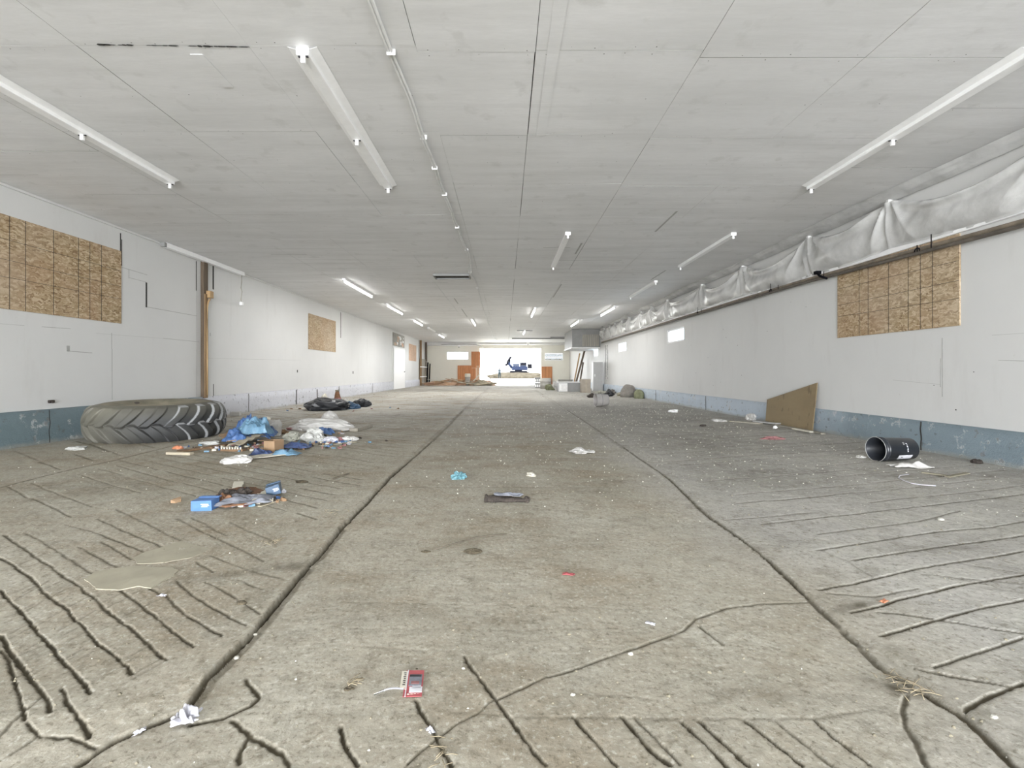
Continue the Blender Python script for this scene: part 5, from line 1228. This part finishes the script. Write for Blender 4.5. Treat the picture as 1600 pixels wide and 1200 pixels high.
beam(g(898, 601, 29.3)[:2] + (.05,), g(913.7, 547, 29.0), .10, .06, M['wood_dark'], 'long dark beam leaning up beneath the grey bulkhead box')
beam(g(905, 599, 30)[:2] + (.05,), g(911.3, 566, 30.0), .09, .05, M['wood_dark'], 'shorter dark beam leaning beside the long leaning beam')
beam(g(896, 600, 30.5)[:2] + (.05,), g(905.8, 552, 30.5), .08, .04, M['wood_new'], 'pale yellow lath leaning left of the dark beams')
bm = newbm(); x0, x1 = (872 - CX) * 36 / F, (903 - CX) * 36 / F; box(bm, x0, x1, 36.0, 36.5, .003, .42, bev=.01); tag(link('low_block_wall', bm, M['concrete']), 'low grey-green block wall at the back right behind the grey chest', 'block wall')
# tin bucket lying
c = P(942, 636.5); r_ = root('tin_bucket', (c.x, c.y + .2, .19), 'dull grey tin bucket lying on its side on the far right floor', 'bucket', rot=(0, R(90), R(8)))
bm = newbm(); lathe(bm, [(0, .18), (.14, .18), (.15, .17), (.178, -.02), (.182, -.17), (.187, -.18), (.178, -.18), (.172, -.16), (.145, .165), (0, .165)], 36); bmesh.ops.recalc_face_normals(bm, faces=bm.faces); link('bucket_wall', bm, M['tin'], r_)
bm = newbm(); lathe(bm, [(.1815, -.03), (.186, -.02), (.1795, -.01)], 36); link('seam_ring', bm, M['steel_shade'], r_)
bag('grey_sack', 972, 998, 621.5, .50, .9, 145, M['sack'], 'rounded dirty grey sack against the right curb', 'sack', freq=1.0, amp=.15)
bag('mossy_sack', 994, 1008, 623.5, .34, .5, 146, M['moss'], 'olive sack leaning on the right curb beside the rounded sack', 'sack', freq=1.0, amp=.15)
bag('black_rag', 918, 936, 622, .15, .35, 147, M['char'], 'low black rag heap behind the tin bucket', 'rag')
bag('garbage_bag', 943, 962, 620, .30, .6, 148, M['black_bag'], 'black bag lying in front of the tall locker', 'garbage bag', lobes=[(.2, .7, .9)])
bag('plastic_bag', 932, 950, 616, .15, .5, 149, M['bag_clear'], 'flat pale plastic in front of the tall locker base', 'plastic bag')
bag('black_rag', 954, 963, 615, .20, .3, 150, M['sack'], 'dark rag at the right curb behind the rounded sack', 'rag', sub=3)
bag('grey_scrap', 965, 976, 619.5, .16, .35, 151, M['card_dust'], 'pale grey scrap left of the rounded dirty sack', 'scrap', sub=3)

# ================================================================== FAR LEFT AND BACK
# racked lumber and poles in the back left corner
r_ = root('timber_rack', (-6.05, 34.2, 0), 'brown timber rack with pale rungs against the far left wall', 'rack')
bm = newbm(); box(bm, -.08, .06, 0, .15, 0.02, 3.25); link('upright', bm, M['wood'], r_)
bm = newbm(); box(bm, -.08, .06, 2.3, 2.45, 0.02, 3.25); link('upright', bm, M['wood_dark'], r_)
bm = newbm(); box(bm, -.08, -.03, .16, 2.29, .02, 1.95); link('back_panel', bm, M['wood_grey'], r_)
for z in (.62, 1.33):
    bm = newbm(); box(bm, -.029, .10, -.04, 2.5, z, z + .06); link('rung', bm, M['white'], r_)
for k, px in enumerate((664.3, 667.2, 670.4)):
    a = PD(px, 36.0 + .12 * k); bm = newbm(); tube(bm, [(a.x, a.y, .01), (a.x + .02, a.y + .3, 1.82 - .1 * k)], .05, 10); lab = ('leftmost', 'middle', 'rightmost')[k]
    tag(link('leaning_pole', bm, M['mach_dark'] if k else M['wood_grey']), lab + ' of three dark poles leaning in the back left corner', 'pole')
# orange plywood pieces
def wallboard(px0, px1, D, z0, z1, mat, label, parts=True, name='plywood_sheet', cat='plywood'):
    a, b = (px0 - CX) * D / F, (px1 - CX) * D / F; bm = newbm(); box(bm, a, b, D - .03, D, z0, z1)
    n = max(2, int((b - a) / .22))
    for k in range(1, n): x = a + (b - a) * k / n; box(bm, x - .006, x + .006, D - .036, D - .031, z0 + .01, z1 - .01, 1)
    return tag(link(name, bm, [mat, M['card_brown']]), label, cat)
wallboard(715, 737, 37.9, .02, 1.51, M['orange_ply'], 'low wide orange plywood panel on the back wall below the bright window')
wallboard(736.5, 750.5, 37.8, 1.32, 2.60, M['orange_ply'], 'upper orange wooden door half left of the open doorway')
wallboard(736.5, 743.5, 37.75, .02, 1.30, M['orange_ply'], 'lower orange door half left of the open doorway')
wallboard(744.5, 749.5, 37.7, .02, 1.50, M['pink_lumber'], 'narrow pale door board beside the lower orange door half')
wallboard(846.5, 862.8, 37.9, .02, 1.42, M['orange_ply'], 'orange plywood panel right of the open doorway below the shuttered window')
# heap of broken boards
r = random.Random(77); proto = newbm(); box(proto, -.8, .8, -.07, .07, -.014, .014, bev=.004); pm = bpy.data.meshes.new('plank'); proto.to_mesh(pm); proto.free(); 
pms = []
for m in ('pink_lumber', 'wood_new', 'paper', 'card_tan'):
    q = pm.copy(); q.materials.append(M[m]); pms.append(q)
bm = newbm(); 
for (x, y, s, h) in ((-4.6, 35.2, 1.35, .34), (-3.2, 35.4, 1.2, .30), (-1.9, 35.3, 1.1, .36)):
    b2 = newbm(); bmesh.ops.create_icosphere(b2, subdivisions=4, radius=1)
    for v in b2.verts:
        k = 1 + .3 * noise.noise(v.co * 2.5 + Vector((x, 0, 0))) + .15 * noise.noise(v.co * 7); v.co = Vector((x + v.co.x * s * k, y + v.co.y * .7 * k, max(0, v.co.z) * h * k))
    tmp = bpy.data.meshes.new('t'); b2.to_mesh(tmp); b2.free(); bm.from_mesh(tmp)
tag(link('rubble_heap', bm, M['pink_lumber']), 'long low heap of pinkish rubble along the back left wall', 'rubble', kind='stuff')
for k in range(34):
    x = r.uniform(-5.4, -1.6); y = r.uniform(34.4, 35.4); hz = .36 * max(.2, 1 - abs(y - 35.1) / 1.0)
    o = bpy.data.objects.new('broken_plank', pms[k % 4]); COL.objects.link(o); o.location = (x, y, hz + r.uniform(0, .08)); o.rotation_euler = (r.uniform(-.2, .2), r.uniform(-.22, .22), r.uniform(-.6, .6)); o.scale = (r.uniform(.4, 1), 1, 1)
    tag(o, 'pale broken board lying on the rubble heap at the back left', 'board', 'broken boards on the rubble heap')
c = P(731, 602.5); r_ = root('utility_bin', (c.x, c.y - .2, .003), 'grey bin with a cream lid before the orange plywood at the back', 'bin')
bm = newbm(); lathe(bm, [(0, 0), (.14, 0), (.20, .62), (0, .62)], 16); link('bin_body', bm, M['concrete'], r_)
bm = newbm(); lathe(bm, [(0, .625), (.21, .625), (.21, .82), (.17, .88), (0, .88)], 16); link('bin_lid', bm, M['paper'], r_)
a = PD(742, 34.0); beam((a.x - .1, 33.9, .35), (a.x + .35, 34.2, .85), .08, .03, M['paper'], 'short white board sticking up right of the grey bin', 'board_end', 'board')
bag('dirt_heap', 738, 776, 603.0, .55, 1.2, 161, M['card_pale'], 'low heap of dirt and rubble at the left side of the open doorway', 'dirt heap', amp=.3, lobes=[(-.5, .6, 1.0), (.7, .5, .35)])

# ================================================================== OUTDOORS
def human():
    D = 72.0; bx = (780.5 - CX) * D / F; gz = -.03
    me = bpy.data.meshes.new('person')
    V_ = [(0, 0, .93), (0, 0, 1.08), (0, 0, 1.25), (0, 0, 1.40), (0, 0, 1.50), (0, -.01, 1.60), (0, -.01, 1.72),
          (-.10, 0, .88), (-.12, .0, .50), (-.13, .03, .09), (-.13, -.12, .04), (.10, 0, .88), (.13, -.03, .50), (.14, .02, .09), (.15, -.12, .04),
          (-.18, 0, 1.40), (-.24, .02, 1.13), (-.22, -.10, .92), (-.21, -.13, .83), (.18, 0, 1.40), (.25, .02, 1.13), (.20, -.14, .98), (.16, -.20, .92)]
    E_ = [(0, 1), (1, 2), (2, 3), (3, 4), (4, 5), (5, 6), (0, 7), (7, 8), (8, 9), (9, 10), (0, 11), (11, 12), (12, 13), (13, 14), (3, 15), (15, 16), (16, 17), (17, 18), (3, 19), (19, 20), (20, 21), (21, 22)]
    RR = [.18, .175, .20, .18, .075, .11, .09, .12, .09, .06, .05, .12, .09, .06, .05, .06, .046, .036, .035, .06, .046, .036, .035]
    me.from_pydata(V_, E_, []); o = bpy.data.objects.new('person', me); COL.objects.link(o); sk = o.modifiers.new('skin', 'SKIN'); sk.use_smooth_shade = True
    for i, q in enumerate(RR): me.skin_vertices[0].data[i].radius = (q * 1.05, q * .85)
    me.skin_vertices[0].data[0].use_root = True
    ss = o.modifiers.new('sub', 'SUBSURF'); ss.levels = 1; ss.render_levels = 1
    dg = bpy.context.evaluated_depsgraph_get(); m2 = bpy.data.meshes.new_from_object(o.evaluated_get(dg)); bpy.data.objects.remove(o)
    m2.materials.clear()
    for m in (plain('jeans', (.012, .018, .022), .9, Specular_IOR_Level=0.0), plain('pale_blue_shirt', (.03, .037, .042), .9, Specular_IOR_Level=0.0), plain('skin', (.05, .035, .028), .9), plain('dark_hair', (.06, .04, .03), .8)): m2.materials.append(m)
    for p in m2.polygons:
        z = p.center.z; x = abs(p.center.x)
        p.material_index = 3 if (z > 1.69) else 2 if (z > 1.49 or (z < 1.0 and x > .185 and z > .8)) else 1 if z > .96 else 3 if z < .1 else 0; p.use_smooth = True
    m2.name = 'person'
    p = bpy.data.objects.new('person', m2); COL.objects.link(p); p.location = (bx, D, gz); p.rotation_euler = (0, 0, .3)
    tag(p, 'person in a pale blue shirt and jeans standing outdoors seen through the open doorway', 'person')
human()
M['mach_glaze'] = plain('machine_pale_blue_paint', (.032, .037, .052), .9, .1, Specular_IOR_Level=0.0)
def machine():
    D = 78.0; s = D / F; ox = (812 - CX) * s; gz = H + (CY - 583.2) * s - .02
    bm = newbm(); 
    b2 = bmesh.ops.create_icosphere(bm, subdivisions=5, radius=1)
    for v in bm.verts:
        k = 1 + .22 * noise.noise(v.co * 3) + .1 * noise.noise(v.co * 9); v.co = Vector((v.co.x * 4.6 * k, v.co.y * 3.5, max(0, v.co.z) ** .6 * (gz + .25) * (1 + .1 * noise.noise(v.co * 5))))
    tag(link('earth_mound', bm, M['earth'], loc=(ox - .2, D + .6, -.03), smooth=True), 'low mound of earth outdoors under the blue excavator', 'mound')
    r_ = root('excavator', (ox - .2, D, gz), 'small blue excavator parked on the earth mound outdoors', 'excavator', rz=0)
    bm = newbm()
    for y in (-.75, .75):
        pr = [(-1.3, .0), (-1.5, .22), (-1.3, .45), (1.3, .45), (1.5, .22), (1.3, 0)]
        lo = [bm.verts.new((a, y - .2, b)) for a, b in pr]; hi = [bm.verts.new((a, y + .2, b)) for a, b in pr]; bm.faces.new(lo); bm.faces.new(hi[::-1])
        for k in range(6): bm.faces.new((lo[k], hi[k], hi[(k + 1) % 6], lo[(k + 1) % 6]))
    bmesh.ops.recalc_face_normals(bm, faces=bm.faces); link('track', bm, M['mach_dark'], r_)
    bm = newbm(); box(bm, -1.1, 1.45, -.75, .75, .5, 1.15, bev=.08); link('machine_body', bm, M['mach_blue'], r_)
    bm = newbm(); box(bm, -.6, .6, -.5, .5, .3, .499); link('turntable', bm, M['mach_dark'], r_)
    bm = newbm(); box(bm, -.9, .15, -.70, .1, 1.16, 1.55, bev=.06); link('engine_cover', bm, M['mach_glaze'], r_)
    bm = newbm(); box(bm, .25, 1.3, -.72, .3, 1.16, 1.75, bev=.06); link('cab', bm, M['mach_glaze'], r_)
    bm = newbm(); box(bm, .35, 1.2, -.75, -.73, 1.32, 1.68); link('cab_window', bm, M['mach_dark'], r_)
    bm = newbm(); tube(bm, [(-1.0, -.2, .9), (-1.55, -.2, 1.5), (-1.25, -.2, 2.7)], [.26, .26, .2], 8); link('boom', bm, M['mach_blue'], r_)
    bm = newbm(); tube(bm, [(-1.25, -.2, 2.7), (-1.75, -.2, 1.9), (-1.9, -.2, 1.6)], [.18, .16, .15], 8); link('arm', bm, M['mach_dark'], r_)
    bm = newbm(); box(bm, -2.15, -1.75, -.5, .1, 1.2, 1.6, bev=.1); link('digging_bucket', bm, M['mach_dark'], r_)
    r2 = root('site_trailer', ((832 - CX) * 85 / F, 85, 0), 'white site trailer with a dark window outdoors right of the blue excavator', 'trailer')
    z0 = H + (CY - 577.2) * 85 / F
    bm = newbm(); box(bm, -1.25, 1.1, 0, 2.2, z0, z0 + 1.35, bev=.05); link('trailer_box', bm, M['white'], r2)
    bm = newbm(); box(bm, -.85, -.1, -.03, -.002, z0 + .15, z0 + .95); link('trailer_window', bm, M['mach_dark'], r2)
    bm = newbm(); box(bm, -1.3, 1.7, .1, .4, z0 - .14, z0 - .01); link('chassis', bm, M['steel_shade'], r2)
    for x in (-.6, .4):
        bm = newbm(); tube(bm, [(x, .1, .42), (x, .35, .42)], .42, 20); link('wheel', bm, M['mach_dark'], r2)
machine()
